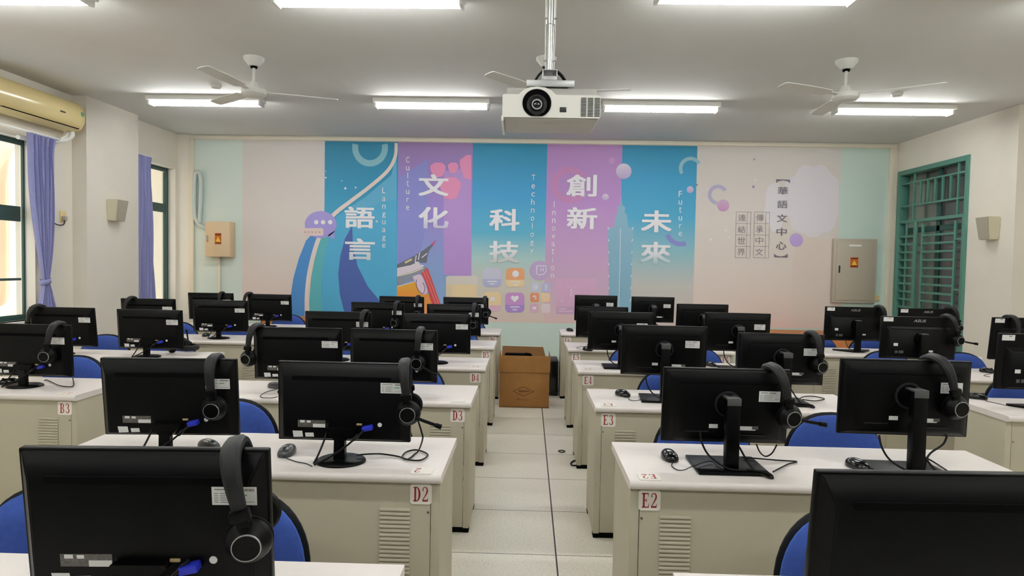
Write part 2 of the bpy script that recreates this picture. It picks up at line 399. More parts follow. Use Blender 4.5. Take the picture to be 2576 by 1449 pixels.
def fan(cx, cy, ang, label):
    t = thing('ceiling_fan', label, 'ceiling fan', (cx, cy, ZC), rad(ang), 'white three-blade ceiling fans')
    bm = NB(); lathe(bm, [(0, 0), (.088, 0), (.085, -.02), (.055, -.055), (.045, -.075), (0, -.075)]); obj('canopy', bm, M_FANW, t)
    bm = NB(); cyl(bm, (0, 0, -.09), (0, 0, -.07), .028); obj('canopy_ring', bm, M_MATT, t)
    bm = NB(); cyl(bm, (0, 0, -.24), (0, 0, -.085), .012); obj('rod', bm, M_FANW, t)
    bm = NB(); lathe(bm, [(0, -.21), (.03, -.21), (.035, -.225), (.058, -.265), (.098, -.272), (.103, -.285), (.103, -.312), (.085, -.33), (.03, -.338), (0, -.338)]); obj('motor', bm, M_FANW, t)
    for k in range(3):
        bm = NB()
        R = Matrix.Rotation(k*2*PI/3, 4, 'Z') @ Matrix.Translation((0, 0, -.288)) @ Matrix.Rotation(rad(9), 4, 'X')
        pts = [(.09, -.018), (.19, -.022), (.2, -.05), (.45, -.062), (.69, -.055), (.705, -.03), (.705, .03), (.69, .05), (.45, .058), (.2, .05), (.19, .022), (.09, .018)]
        A = [bm.verts.new(R @ Vector((a, b, .003))) for a, b in pts]; B = [bm.verts.new(R @ Vector((a, b, -.003))) for a, b in pts]
        n = len(pts)
        for i in range(n): bm.faces.new((A[i], A[(i+1) % n], B[(i+1) % n], B[i]))
        bm.faces.new(A); bm.faces.new(B[::-1]); obj('blade', bm, M_FANW, t)
    return t
fan(-2.40, 5.62, 22, 'white three-blade ceiling fan at left, above the far left lamp')
fan(0.12, 5.55, -10, 'white three-blade ceiling fan half hidden behind the projector')
fan(2.61, 5.53, -35, 'white three-blade ceiling fan at right, near the barred window')
def detector(x, y, label):
    bm = NB(); lathe(bm, [(0, 0), (.055, 0), (.055, -.012), (.045, -.03), (.028, -.036), (0, -.036)], Matrix.Translation((x, y, ZC)))
    tag(obj('smoke_detector', bm, M_FANW), label, 'smoke detector', 'ceiling smoke detectors')
detector(-3.17, 6.53, 'round white smoke detector left of the left ceiling fan')
detector(3.58, 6.53, 'round white smoke detector right of the right ceiling fan')

# projector on its pole
pj = thing('projector', 'white ceiling projector hanging on a steel pole above the aisle', 'projector', (0.092, 3.0, 2.235), rad(1.0))
def prj_outline(z0, z1):
    return [(-.224, z0), (.224, z0), (.224, z1), (-.224, z1)]
bm = NB()
pts = [(-.224, -.052), (.218, -.052), (.224, -.046), (.224, .05), (.218, .052), (.02, .052), (-.002, .072), (-.03, .084), (-.065, .088), (-.1, .084), (-.128, .072), (-.15, .052), (-.218, .052), (-.224, .046)]
prism(bm, pts, 0, .05); bx(bm, -.222, .222, .05, .33, -.05, .05, .006); obj('body', bm, M_PROJ, pj)
bm = NB(); bx(bm, -.214, .214, .01, .322, -.058, -.0525, .002); obj('top_cover', bm, M_PROJU, pj, label='grey underside panel of the projector')
bm = NB(); prism(bm, [(.012, .05), (.09, .104), (.30, .104), (.325, .05)], -.205, .212, 'X'); obj('upper_shell', bm, M_PROJU, pj)
bm = NB(); bx(bm, -.228, -.218, 0, .33, -.07, -.045, .002); obj('side_lip', bm, M_PROJ, pj)
bm = NB(); n = 32; circ = [(-.067+.066*math.cos(2*PI*i/n), max(-.046, .012+.064*math.sin(2*PI*i/n))) for i in range(n)]
prism(bm, circ, -.004, .004); lr = obj('lens_recess', bm, M_MATT, pj)
My = Matrix.Translation((-.067, -.006, .002)) @ Matrix.Rotation(PI/2, 4, 'X')
bm = NB(); lathe(bm, [(.024, 0), (.046, 0), (.046, .012), (.036, .02), (.036, .014), (.024, .006)], My); obj('lens_barrel', bm, M_DGREY, lr)
bm = NB(); lathe(bm, [(.018, .008), (.024, .012), (.024, .018), (.018, .018)], My); obj('lens_ring', bm, M_SILVER, lr)
bm = NB(); lathe(bm, [(0, .016), (.012, .014), (.02, .008)], My); obj('lens', bm, M_LENS, lr)
bm = NB(); bx(bm, .038, .068, -.003, .003, -.026, -.004, .001); obj('sensor_window', bm, M_DGREY, pj)
for c in range(3):
    bm = NB()
    for r_ in range(13):
        z = -.044+r_*.0067; bx(bm, .134+c*.031, .159+c*.031, -.002, .002, z, z+.0036)
    obj('vent_slots', bm, M_DGREY, pj, smooth=False)
bm = NB(); bx(bm, -.115, .11, .09, .25, .118, .123, .001); bx(bm, -.115, .11, .086, .092, .112, .142, .001); bx(bm, -.045, .03, .1, .2, .12, .15, .003)
bx(bm, -.09, -.08, .1, .11, .10, .12); bx(bm, .08, .09, .1, .11, .10, .12); bx(bm, -.09, -.08, .23, .24, .10, .12); bx(bm, .08, .09, .23, .24, .10, .12)
br = obj('mount_bracket', bm, M_GALV, pj)
bm = NB(); bx(bm, -.04, -.036, .1, .2, .14, .195, .001); bx(bm, .026, .03, .1, .2, .14, .195, .001); bx(bm, -.04, .03, .1, .2, .192, .197, .001); bx(bm, -.04, .03, .1, .104, .14, .165, .001); obj('mount_yoke', bm, M_GALV, br)
bm = NB(); cyl(bm, (-.005, .15, .195), (-.005, .15, .55), .017); cyl(bm, (-.005, .15, .42), (-.005, .15, ZC-2.235), .021)
pl = obj('pole', bm, M_CHROME, pj)
bm = NB(); cyl(bm, (-.035, .15, .25), (.025, .15, .25), .005, n=8); cyl(bm, (-.037, .15, .45), (.027, .15, .45), .005, n=8); obj('pole_bolt', bm, M_GALV, pl)
bm = NB(); lathe(bm, [(0, 1.015), (.075, 1.015), (.075, 1.005), (.03, .995), (0, .995)], Matrix.Translation((-.005, .15, 0))); obj('ceiling_plate', bm, M_GALV, pl)
bm = NB(); tube(bm, [(-.026, .152, 1.0), (-.028, .152, .6), (-.026, .15, .3), (-.024, .15, .17)], .003, 6); tube(bm, [(.018, .152, 1.0), (.019, .152, .6), (.016, .15, .3), (.014, .15, .17)], .003, 6)
obj('signal_cable', bm, M_PIPEW, pj)
bm = NB(); tube(bm, [(-.085, .2, .10), (-.08, .18, .15), (-.035, .16, .205), (.03, .16, .205), (.08, .18, .155), (.105, .25, .09)], .006, 8); tube(bm, [(.0, .16, .21), (.05, .18, .19), (.09, .2, .13), (.1, .26, .09)], .005, 8)
obj('power_cable', bm, M_CABLE, pj)

# ---------------------------------------------------------------- left wall: air conditioner, curtains, outlet, speakers
ac = thing('air_conditioner', 'long cream wall air conditioner above the near left window', 'air conditioner', (XL+.0015, 6.305, 2.83))
prof = [(0, .0), (.12, -.01), (.19, .03), (.225, .1), (.23, .18), (.2, .26), (.15, .30), (0, .30)]
bm = NB(); prism(bm, [(a, b) for a, b in prof], -.55, .53); obj('body', bm, M_AC, ac)
bm = NB(); prism(bm, [(0, .0), (.12, -.012), (.192, .028), (.228, .1), (.233, .18), (.203, .262), (.152, .303), (0, .303)], .53, .56)
o = obj('end_cap', bm, M_AC, ac)
bm = NB(); bx(bm, .14, .21, -.5, .5, .02, .026); obj('air_slot', bm, M_MATT, ac, rot=None)
bm = NB(); box(bm, .175, 0, .012, .08, 1.0, .006, .002, rot=Matrix.Rotation(rad(-30), 4, 'Y')); obj('louvre_flap', bm, M_AC, ac)
bm = NB(); bx(bm, .226, .234, .2, .27, .135, .15, .002); obj('badge', bm, M_DGREY, ac)
bm = NB(); bx(bm, .226, .235, .505, .545, .16, .20, .002); obj('energy_sticker', bm, M_STICKT, ac)
bm = NB(); tube(bm, [(.13, .5, .0), (.14, .49, -.05), (.10, .46, -.10), (.05, .37, -.13), (.03, .28, -.15), (.027, .1, -.165), (.027, -.1, -.18)], .022, 10); tube(bm, [(.1, .5, 0), (.1, .46, -.06), (.08, .40, -.1)], .014, 8)
obj('coolant_pipe', bm, M_PIPEW, ac)

def curtain(name, label, x, prof, folds, depth, tie=None):
    """prof: list of (z, y0, y1); folded cloth between y0 and y1"""
    t = thing(name, label, 'curtain', (x, 0, 0))
    bm = NB(); rows = []; n = folds*8
    P = smooth_pts([Vector((a, b, c)) for a, b, c in prof], 6)
    for p in P:
        z, a, b = p; rowv = []; d = depth*(0.35+0.65*min(1.0, (b-a)/0.3))
        for i in range(n+1):
            u = i/n
            rowv.append(bm.verts.new((d*math.sin(u*folds*2*PI+.6*math.sin(z*2)) + .25*d*math.sin(u*folds*4.6*PI+z*3), a+(b-a)*u, z)))
        rows.append(rowv)
    for A, B in zip(rows, rows[1:]):
        for i in range(n): bm.faces.new((A[i], A[i+1], B[i+1], B[i]))
    o = obj('curtain_cloth', bm, M_CURT, t); so = o.modifiers.new('solid', 'SOLIDIFY'); so.thickness = .004
    if tie:
        z, a, b = tie
        bm = NB()
        for dz in (0,):
            pts = [(.045*math.cos(q)*1.0, (a+b)/2+(b-a)/2*1.06*math.sin(q), z+.012*math.sin(q)) for q in [2*PI*i/24 for i in range(25)]]
            V1 = [bm.verts.new((p[0], p[1], p[2]-.025)) for p in pts[:-1]]; V2 = [bm.verts.new((p[0], p[1], p[2]+.025)) for p in pts[:-1]]
            for i in range(24): bm.faces.new((V1[i], V1[(i+1) % 24], V2[(i+1) % 24], V2[i]))
        q = obj('tieback', bm, M_CURT, t); q.modifiers.new('solid', 'SOLIDIFY').thickness = .005
    a, b = prof[0][1], prof[0][2]
    bm = NB(); bx(bm, -.012, .012, a-.35 if name == 'gathered_curtain' else a-.05, b+.05, prof[0][0]+.0, prof[0][0]+.022, .003); obj('curtain_rail', bm, M_WHITE, t)
    return t
curtain('gathered_curtain', 'lavender curtain tied back at the right side of the near left window', XL+.11,
        [(2.70, 6.22, 6.60), (2.55, 6.23, 6.56), (2.2, 6.25, 6.56), (1.8, 6.30, 6.545), (1.5, 6.35, 6.52), (1.30, 6.39, 6.49), (1.24, 6.395, 6.485), (1.15, 6.385, 6.52), (1.0, 6.35, 6.57), (0.86, 6.33, 6.60)], 7, .035, (1.25, 6.385, 6.495))
curtain('straight_curtain', 'straight lavender curtain beside the pillar at the far left window', XL+.06,
        [(2.80, 8.05, 8.36), (2.6, 8.06, 8.34), (2.0, 8.06, 8.38), (1.2, 8.06, 8.42), (0.7, 8.06, 8.44)], 6, .032)

ot = thing('wall_outlet', 'cream wall outlet with a grey plug beside the tied curtain', 'outlet', (XL, 6.84, 1.93))
bm = NB(); bx(bm, 0, .01, -.045, .045, -.06, .06, .003); obj('face_plate', bm, M_AC, ot)
bm = NB(); box(bm, .03, -.01, -.02, .045, .05, .05, .012); obj('plug', bm, M_GREYBOX, ot)
bm = NB(); tube(bm, [(.04, -.02, -.035), (.05, -.06, -.09), (.045, -.16, -.09), (.03, -.26, -.02), (.02, -.33, .05)], .006, 8); obj('plug_cord', bm, M_DGREY, ot)

def speaker(x, y, z, s, label):
    """s=+1: hangs on the left pillar and faces +x"""
    t = thing('wall_speaker', label, 'speaker', (x, y, z), 0, 'cream wall speakers')
    bm = NB()
    def P(a, b, c): return bm.verts.new((s*a, b, c))
    # back at wall 0, front at .13 (top) .09 (bottom)
    f = [(0, -.105, .12), (0, .105, .12), (.13, .10, .125), (.13, -.10, .125)]; g = [(0, -.09, -.12), (0, .09, -.12), (.095, .085, -.125), (.095, -.085, -.125)]
    T = [P(*q) for q in f]; B = [P(*q) for q in g]
    bm.faces.new(T); bm.faces.new(B[::-1])
    for i in range(4): bm.faces.new((T[i], T[(i+1) % 4], B[(i+1) % 4], B[i]))
    bmesh.ops.bevel(bm, geom=bm.edges[:], offset=.006, segments=2, affect='EDGES')
    obj('cabinet', bm, M_SPK, t)
    bm = NB(); V = [bm.verts.new((s*a, b, c)) for a, b, c in ((.1315, -.093, .117), (.1315, .093, .117), (.0975, .078, -.117), (.0975, -.078, -.117))]
    W_ = [bm.verts.new(v.co+Vector((s*.006, 0, 0))) for v in V]
    bm.faces.new(V); bm.faces.new(W_)
    for i in range(4): bm.faces.new((V[i], V[(i+1) % 4], W_[(i+1) % 4], W_[i]))
    obj('grille', bm, M_GRILLE, t)
speaker(XLP, 7.42, 2.045, 1, 'cream wall speaker on the pillar between the left windows')
speaker(XR, 7.20, 1.99, -1, 'cream wall speaker on the pillar beside the barred right window')

# back wall: electrical boxes, conduit
eb = thing('electrical_box', 'small tan electrical box at the left end of the back wall', 'electrical box', (-4.325, YB-.008, 1.78))
bm = NB(); bx(bm, -.175, .175, -.16, 0, -.245, .245, .004); obj('enclosure', bm, M_TANBOX, eb)
bm = NB(); bx(bm, -.17, .17, -.168, -.16, -.24, .24, .003); dr = obj('door', bm, M_TANBOX, eb)
bm = NB(); bx(bm, -.15, -.135, -.178, -.168, -.04, .05, .003); obj('latch', bm, M_SILVER, dr)
bm = NB(); bx(bm, -.035, .055, -.17, -.1675, -.07, .085); ws = obj('warning_sticker', bm, M_ORANGE, dr, smooth=False)
bm = NB(); V = [bm.verts.new(p) for p in ((-.025, -.1708, -.035), (.045, -.1708, -.035), (.01, -.1708, .04))]; bm.faces.new(V); obj('warning_triangle', bm, M_YEL, dr, smooth=False)
bm = NB(); bx(bm, -.03, .05, -.1709, -.17, .055, .075); obj('sticker_text', bm, M_DRED, dr, smooth=False)
bm = NB(); bx(bm, -.03, .05, -.1709, -.17, -.062, -.045); obj('sticker_text', bm, M_DRED, dr, smooth=False)
bm = NB(); bx(bm, -.06, -.03, -.03, 0, -1.78, -.245, .003); obj('trunking', bm, M_TRUNK, eb)
bm = NB(); P = [at_y(x, y, YB-.05) for x, y in ((502, 560), (506, 470), (503, 440), (497, 433), (491, 440), (489, 470), (489, 530), (493, 552), (504, 567), (520, 572))]
tube(bm, P, .028, 10); tag(obj('conduit_pipe', bm, M_PIPE), 'looped grey conduit pipe above the small tan electrical box', 'pipe')

ec = thing('electrical_cabinet', 'tall grey-beige electrical cabinet at the right end of the back wall', 'electrical cabinet', (4.485, YB-.017, 1.50))
bm = NB(); bx(bm, -.292, .292, -.05, 0, -.44, .44, .004); obj('enclosure', bm, M_GREYBOX, ec)
bm = NB(); bx(bm, -.255, .235, -.062, -.05, -.405, .40, .003); dr = obj('door', bm, M_GREYBOX, ec)
bm = NB(); bx(bm, -.225, -.205, -.072, -.062, -.03, .07, .003); obj('latch', bm, M_DGREY, dr)
bm = NB(); bx(bm, -.07, .04, -.064, -.0615, .045, .185); obj('warning_sticker', bm, M_ORANGE, dr, smooth=False)
bm = NB(); V = [bm.verts.new(p) for p in ((-.05, -.0646, .08), (.02, -.0646, .08), (-.015, -.0646, .15))]; bm.faces.new(V); obj('warning_triangle', bm, M_YEL, dr, smooth=False)
bm = NB(); bx(bm, -.062, .032, -.0647, -.064, .16, .178); obj('sticker_text', bm, M_DRED, dr, smooth=False)
bm = NB(); bx(bm, -.062, .032, -.0647, -.064, .052, .07); obj('sticker_text', bm, M_DRED, dr, smooth=False)
bm = NB(); bx(bm, -.09, .075, -.064, -.0615, .335, .36); obj('name_strip', bm, M_STICK, dr, smooth=False)
bm = NB(); bx(bm, 4.73, 4.86, YB-.02, YB, 1.09, 1.165, .004); tag(obj('outlet_plate', bm, M_AC), 'yellowed outlet plate beside the tall electrical cabinet', 'outlet')

# low wooden cabinets along the back wall
def cabinet(x0, x1, z1, label):
    t = thing('low_cabinet', label, 'cabinet', ((x0+x1)/2, YB-.02, 0), 0, 'low wooden cabinets at the back wall')
    h = (x1-x0)/2
    bm = NB(); bx(bm, -h, h, -.38, 0, .0, z1-.03, .004); obj('carcass', bm, M_WOOD, t)
    bm = NB(); bx(bm, -h-.01, h+.01, -.40, 0, z1-.03, z1, .006); obj('top_board', bm, M_WOOD, t)
    for s in (-1, 1):
        bm = NB(); bx(bm, (s-1)/2*h+.01, (s+1)/2*h-.01, -.396, -.38, .04, z1-.05, .004); d = obj('door', bm, M_WOOD, t)
        bm = NB(); ball(bm, (-s*.04, -.405, z1-.16), .012, n=10); obj('knob', bm, M_SILVER, d)
cabinet(-3.62, -2.72, .72, 'low orange wooden cabinet under the left of the mural')
cabinet(3.05, 4.35, .665, 'low orange wooden cabinet under the right of the mural')

# ---------------------------------------------------------------- printed mural on the back wall
MUR = thing('wall_mural', 'printed wall mural with blue and purple banners and white Chinese characters', 'mural', (0.09, YB, 0.69))
MO = Vector((0.09, YB, 0.69))
def mp(px, py, layer):
    p = at_y(px, py, YB-.003); return Vector((p.x, YB-.003-.0012*layer, p.z)) - MO
def mx(px): return at_y(px, 560, YB).x
def panel(x0, x1, m, name='banner', layer=0):
    bm = NB(); y = -.003-.0012*layer
    bx(bm, x0-MO.x, x1-MO.x, y, y+.003, 0, 3.185-MO.z); return obj(name, bm, m, MUR, smooth=False)
def mpoly(name, pts, layer, m, smooth=0, closed=True):
    if smooth:
        q = smooth_pts([Vector((a, b, 0)) for a, b in (list(pts)+[pts[0]] if closed else pts)], smooth)
        pts = [(p.x, p.y) for p in (q[:-1] if closed else q)]
    bm = NB(); V = [bm.verts.new(mp(a, b, layer)) for a, b in pts]
    for tri in tessellate_polygon([[Vector((a, b, 0)) for a, b in pts]]):
        f = bm.faces.new([V[i] for i in tri]); f.normal_update()
        if f.normal.y > 0: f.normal_flip()
    me = bpy.data.meshes.new(name); bm.to_mesh(me); bm.free()
    return obj(name, me, m, MUR)
def mstroke(bm, pts, wd, layer, smooth=8):
    q = smooth_pts([Vector((a, b, 0)) for a, b in pts], smooth) if smooth else [Vector((a, b, 0)) for a, b in pts]
    L = []
    for i, p in enumerate(q):
        t = (q[min(i+1, len(q)-1)]-q[max(i-1, 0)]).normalized(); nrm = Vector((-t.y, t.x, 0))
        ww = wd if not callable(wd) else wd(i/(len(q)-1))
        L.append((bm.verts.new(mp(p.x+nrm.x*ww/2, p.y+nrm.y*ww/2, layer)), bm.verts.new(mp(p.x-nrm.x*ww/2, p.y-nrm.y*ww/2, layer))))
    for (a, b), (c, d) in zip(L, L[1:]): bm.faces.new((a, c, d, b))
def circ(cx, cy, r, n=28, ry=None, a0=0, a1=360): return [(cx+r*math.cos(rad(a0+(a1-a0)*i/n)), cy+(ry or r)*math.sin(rad(a0+(a1-a0)*i/n))) for i in range(n + (0 if a1-a0 == 360 else 1))]
def rrect(x0, y0, x1, y1, r):
    o = []
    for cx, cy, a in ((x1-r, y1-r, 0), (x0+r, y1-r, 90), (x0+r, y0+r, 180), (x1-r, y0+r, 270)):
        o += [(cx+r*math.cos(rad(a+k*15)), cy+r*math.sin(rad(a+k*15))) for k in range(7)]
    return o
def fm(name, *c): return mat('print_'+name, rgb(*c), 0.55)
M_PW = fm('white', 240, 238, 244)
GP = ramp_mat('print_pale_pink', [(0, rgb(229, 207, 199)), (.35, rgb(224, 212, 205)), (1, rgb(217, 211, 208))])
panel(mx(484), mx(610), mat('print_pale_green', rgb(212, 225, 219), .55), 'margin_panel'); panel(mx(610), mx(816), GP, 'pale_panel')
B1 = ramp_mat('print_blue_language', [(0, rgb(66, 160, 214)), (.45, rgb(74, 168, 206)), (.75, rgb(42, 148, 190)), (1, rgb(36, 132, 168))])
P2 = ramp_mat('print_purple_culture', [(0, rgb(140, 182, 220)), (.35, rgb(140, 160, 214)), (.6, rgb(158, 136, 214)), (.8, rgb(158, 132, 204)), (1, rgb(158, 128, 180))])
B3 = ramp_mat('print_blue_technology', [(0, rgb(222, 200, 190)), (.2, rgb(212, 206, 196)), (.36, rgb(176, 208, 208)), (.5, rgb(92, 178, 210)), (.72, rgb(62, 160, 214)), (1, rgb(38, 140, 176))])
P4 = ramp_mat('print_purple_innovation', [(0, rgb(226, 194, 190)), (.16, rgb(214, 182, 206)), (.4, rgb(204, 164, 208)), (.7, rgb(188, 142, 208)), (1, rgb(182, 138, 196))])
B5 = ramp_mat('print_blue_future', [(0, rgb(216, 196, 190)), (.22, rgb(202, 200, 196)), (.4, rgb(146, 192, 204)), (.6, rgb(76, 170, 210)), (.8, rgb(58, 160, 208)), (1, rgb(42, 140, 178))])
panel(mx(816), mx(1000), B1); panel(mx(1000), mx(1187), P2); panel(mx(1187), mx(1373), B3); panel(mx(1373), mx(1561), P4); panel(mx(1561), mx(1749), B5)
panel(mx(1749), mx(2110), GP, 'pale_panel'); panel(mx(2110), mx(2240), mat('print_pale_green2', rgb(202, 221, 212), .55), 'margin_panel')
bm = NB(); bx(bm, -4.735-MO.x, 4.925-MO.x, -.003, 0, -.688, 0); obj('lower_band', bm, M_GREENWALL, MUR, smooth=False)
# banner 1: road, swooshes, ring, speech bubble
mpoly('light_wedge', [(998, 372), (985, 440), (920, 495), (860, 536), (998, 536)], .8, fm('wedge', 96, 176, 214))
mpoly('blue_swoosh', [(726, 800), (728, 768), (738, 700), (752, 650), (770, 605), (782, 593), (806, 600), (790, 640), (775, 700), (768, 800)], 2, fm('swoosh_blue', 74, 140, 206))
mpoly('teal_field', [(780, 800), (780, 740), (790, 660), (806, 600), (850, 540), (998, 500), (998, 810), (830, 812)], 1.6, fm('swoosh_cyan', 80, 172, 214))
mpoly('teal_swoosh', [(778, 804), (778, 760), (783, 700), (792, 650), (804, 600), (830, 590), (818, 640), (808, 700), (808, 760), (815, 808)], 2.4, fm('swoosh_teal', 92, 180, 190))
mpoly('navy_swoosh', [(886, 568), (868, 600), (856, 645), (851, 690), (855, 740), (870, 800), (900, 806), (1000, 808), (960, 762), (925, 720), (900, 670), (888, 620)], 3, fm('swoosh_navy', 70, 96, 168))
bm = NB(); mstroke(bm, [(997, 360), (994, 395), (975, 430), (930, 470), (880, 508), (840, 540), (812, 580), (795, 620), (780, 680), (773, 740), (773, 806)], lambda t: 8+4*t, 4); obj('white_road', bm, fm('road', 232, 216, 210), MUR, smooth=False)
bm = NB(); pts = circ(931, 371, 1, 40, a0=-12, a1=192)
A = [bm.verts.new(mp(931+(a-931)*45, 371+(b-371)*48, 2)) for a, b in pts]; B_ = [bm.verts.new(mp(931+(a-931)*30, 371+(b-371)*32, 2)) for a, b in pts]
for i in range(len(pts)-1): bm.faces.new((A[i], A[i+1], B_[i+1], B_[i]))
obj('pale_ring', bm, fm('ring', 138, 192, 206), MUR, smooth=False)
bb = mpoly('speech_bubble', circ(807, 565, 40, 32, ry=34)+[], 5, fm('bubble', 168, 156, 222))
mpoly('bubble_tail', [(825, 592), (842, 580), (842, 601), (832, 598)], 5, fm('bubble_tail', 160, 156, 224))
bm = NB()
for x in (796, 813, 831): V = [bm.verts.new(mp(a, b, 6)) for a, b in circ(x, 559, 5.5, 16)]; bm.faces.new(V)
obj('bubble_dots', bm, M_PW, MUR, smooth=False)
mpoly('bubble_tag', rrect(757, 574, 814, 593, 5), 6, fm('tag', 230, 208, 204))
bm = NB()
for k in range(5): V = [bm.verts.new(mp(a, b, 7)) for a, b in circ(768+k*9, 584, 3, 10)]; bm.faces.new(V)
obj('tag_dots', bm, fm('tagdot', 206, 176, 166), MUR, smooth=False)
bm = NB()
for x, y, r in ((820, 447, 2.2), (860, 455, 1.6), (869, 474, 3), (895, 472, 2.4), (948, 557, 2.6), (820, 431, 1.2), (1826, 580, 2.4), (1788, 603, 3), (1834, 598, 2.2), (1900, 453, 2)):
    V = [bm.verts.new(mp(a, b, 6)) for a, b in ((x, y-r*1.4), (x+r*.5, y-r*.5), (x+r*1.4, y), (x+r*.5, y+r*.5), (x, y+r*1.4), (x-r*.5, y+r*.5), (x-r*1.4, y), (x-r*.5, y-r*.5))]; bm.faces.new(V)
obj('little_stars', bm, M_PW, MUR, smooth=False)
# banner 2: light beam, lanterns, temple roof
mpoly('light_beam', [(1001, 450), (1075, 400), (1075, 560), (1040, 700), (1001, 700)], 1, fm('beam1', 140, 142, 212))
mpoly('pink_haze', [(1116, 430), (1186, 420), (1186, 700), (1116, 690)], 1, fm('haze', 186, 148, 214))
ML = fm('lantern', 232, 146, 190)
def lantern(cx, y0, y1, wd, clip=9999):
    h = y1-y0; pts = [(cx-wd*.2, y0), (cx+wd*.25, y0), (cx+wd*.5, y0+h*.22), (cx+wd*.5, y0+h*.45), (cx+wd*.3, y1-h*.06), (cx, y1), (cx-wd*.3, y1-h*.06), (cx-wd*.5, y0+h*.45), (cx-wd*.5, y0+h*.2)]
    mpoly('sky_lantern', [(min(a, clip), b) for a, b in pts], 3, ML)
lantern(1102, 409, 446, 38); lantern(1140, 409, 436, 26); lantern(1186, 390, 452, 58, 1186); lantern(1133, 446, 502, 52)
def tr(x, y): return (990+x/6.9, 580+y/6.9)
mpoly('temple_ridge', [tr(*p) for p in ((62, 590), (200, 520), (380, 425), (520, 340), (660, 235), (740, 155), (690, 255), (620, 345), (590, 450), (575, 560), (480, 560), (440, 540), (300, 600), (62, 660))], 3, fm('ridge', 104, 106, 122))
mpoly('ridge_tip', [tr(*p) for p in ((660, 235), (740, 155), (690, 255), (672, 258))], 4, fm('tip', 206, 70, 100))
mpoly('ridge_band', [tr(*p) for p in ((62, 650), (300, 600), (440, 540), (460, 590), (540, 605), (480, 650), (300, 720), (62, 780))], 4, fm('band', 226, 214, 226))
bm = NB()
for p, q in (((395, 430), (375, 560)), ((455, 380), (430, 510)), ((490, 470), (585, 395)), ((375, 560), (420, 540))): mstroke(bm, [tr(*p), tr(*q)], 2.2, 5, 0)
obj('ridge_ornament', bm, M_PW, MUR, smooth=False)
mpoly('ridge_tile', [tr(*p) for p in ((190, 545), (310, 485), (330, 510), (210, 575))], 5, fm('tile', 214, 204, 156))
mpoly('temple_frieze', [tr(*p) for p in ((62, 770), (300, 715), (480, 645), (560, 620), (585, 640), (480, 740), (330, 850), (62, 960))], 3, fm('frieze', 142, 148, 166))
bm = NB(); mstroke(bm, [tr(62, 790), tr(300, 735), tr(520, 650)], 2.4, 5, 4); mstroke(bm, [tr(62, 972), tr(220, 930), tr(370, 885)], 2, 5, 4); obj('frieze_line', bm, fm('cream', 240, 226, 200), MUR, smooth=False)
mpoly('temple_wall', [tr(*p) for p in ((62, 975), (370, 890), (440, 1000), (520, 1100), (600, 1100), (700, 1290), (740, 1500), (62, 1500))], 2, ramp_mat('print_temple_wall', [(0, rgb(240, 150, 110)), (.6, rgb(232, 150, 60)), (1, rgb(232, 172, 60))]))
mpoly('temple_post', [tr(*p) for p in ((480, 740), (590, 640), (820, 1290), (900, 1500), (760, 1500), (640, 1200), (560, 900))], 3, fm('post', 206, 74, 78))
bm = NB()
for o_ in (0, 48): mstroke(bm, [tr(515+o_, 700), tr(620+o_, 960), tr(740+o_, 1290), tr(800+o_, 1480)], 1.6, 4, 0)
obj('post_line', bm, fm('postline', 236, 150, 150), MUR, smooth=False)
mpoly('scroll_ornament', [tr(*p) for p in ((330, 800), (440, 760), (500, 800), (540, 900), (590, 1060), (510, 1110), (440, 1050), (400, 950))], 4, fm('scroll', 228, 204, 226), smooth=3)
bm = NB(); mstroke(bm, [tr(400, 850), tr(395, 930), tr(430, 1030), tr(510, 1095), tr(545, 1000), tr(510, 900)], 1.4, 5, 4); obj('scroll_line', bm, fm('ink', 60, 44, 66), MUR, smooth=False)
# banner 3 / 4: app tiles and cards
def tile(x0, y0, x1, y1, c1, c2, split=None, r=11):
    mpoly('app_tile', rrect(x0, y0, x1, y1, r), 2, fm('tile_a', *c1))
    if split: mpoly('app_tile_foot', [(a, max(b, split)) for a, b in rrect(x0, y0, x1, y1, r)], 3, fm('tile_b', *c2))
tile(1122, 694, 1202, 800, (222, 212, 204), (228, 208, 176), 716, 6)
mpoly('card_square', [(1138, 716), (1196, 716), (1196, 780), (1138, 780)], 4, fm('cardsq', 236, 212, 168))
tile(1215, 674, 1261, 722, (206, 206, 226), (186, 186, 224), 702)
tile(1273, 674, 1319, 722, (236, 168, 120), (240, 212, 168), 704)
tile(1216, 734, 1260, 783, (240, 212, 168), (226, 184, 206), 768)
tile(1271, 736, 1319, 786, (206, 152, 212), (176, 142, 214), 767)
for cx, y in ((1238, 708), (1238, 714), (1297, 710), (1297, 716), (1295, 772), (1295, 779)):
    ww = 12 if y in (708, 710, 772) else 6
    mpoly('tile_caption', ((cx-ww, y-1.3), (cx+ww, y-1.3), (cx+ww, y+1.3), (cx-ww, y+1.3)), 5, M_PW)
bm = NB(); V = [bm.verts.new(mp(1295+.62*16*math.sin(t)**3, 751-.62*(13*math.cos(t)-5*math.cos(2*t)-2*math.cos(3*t)-math.cos(4*t)), 5)) for t in [2*PI*i/40 for i in range(40)]]; bm.faces.new(V)
obj('heart_icon', bm, M_PW, MUR, smooth=False)
bm = NB(); V = [bm.verts.new(mp(1297+(10 if i % 2 else 7.4)*math.cos(2*PI*i/20), 689+(10 if i % 2 else 7.4)*math.sin(2*PI*i/20), 5)) for i in range(20)]; bm.faces.new(V); obj('gear_icon', bm, M_PW, MUR, smooth=False)
bm = NB(); V = [bm.verts.new(mp(1239+(9 if i % 2 == 0 else 4)*math.sin(2*PI*i/10), 752-(9 if i % 2 == 0 else 4)*math.cos(2*PI*i/10), 5)) for i in range(10)]; bm.faces.new(V); obj('star_icon', bm, M_PW, MUR, smooth=False)
mpoly('round_badge', circ(1357, 681, 25, 28), 2, fm('badge', 196, 170, 214))
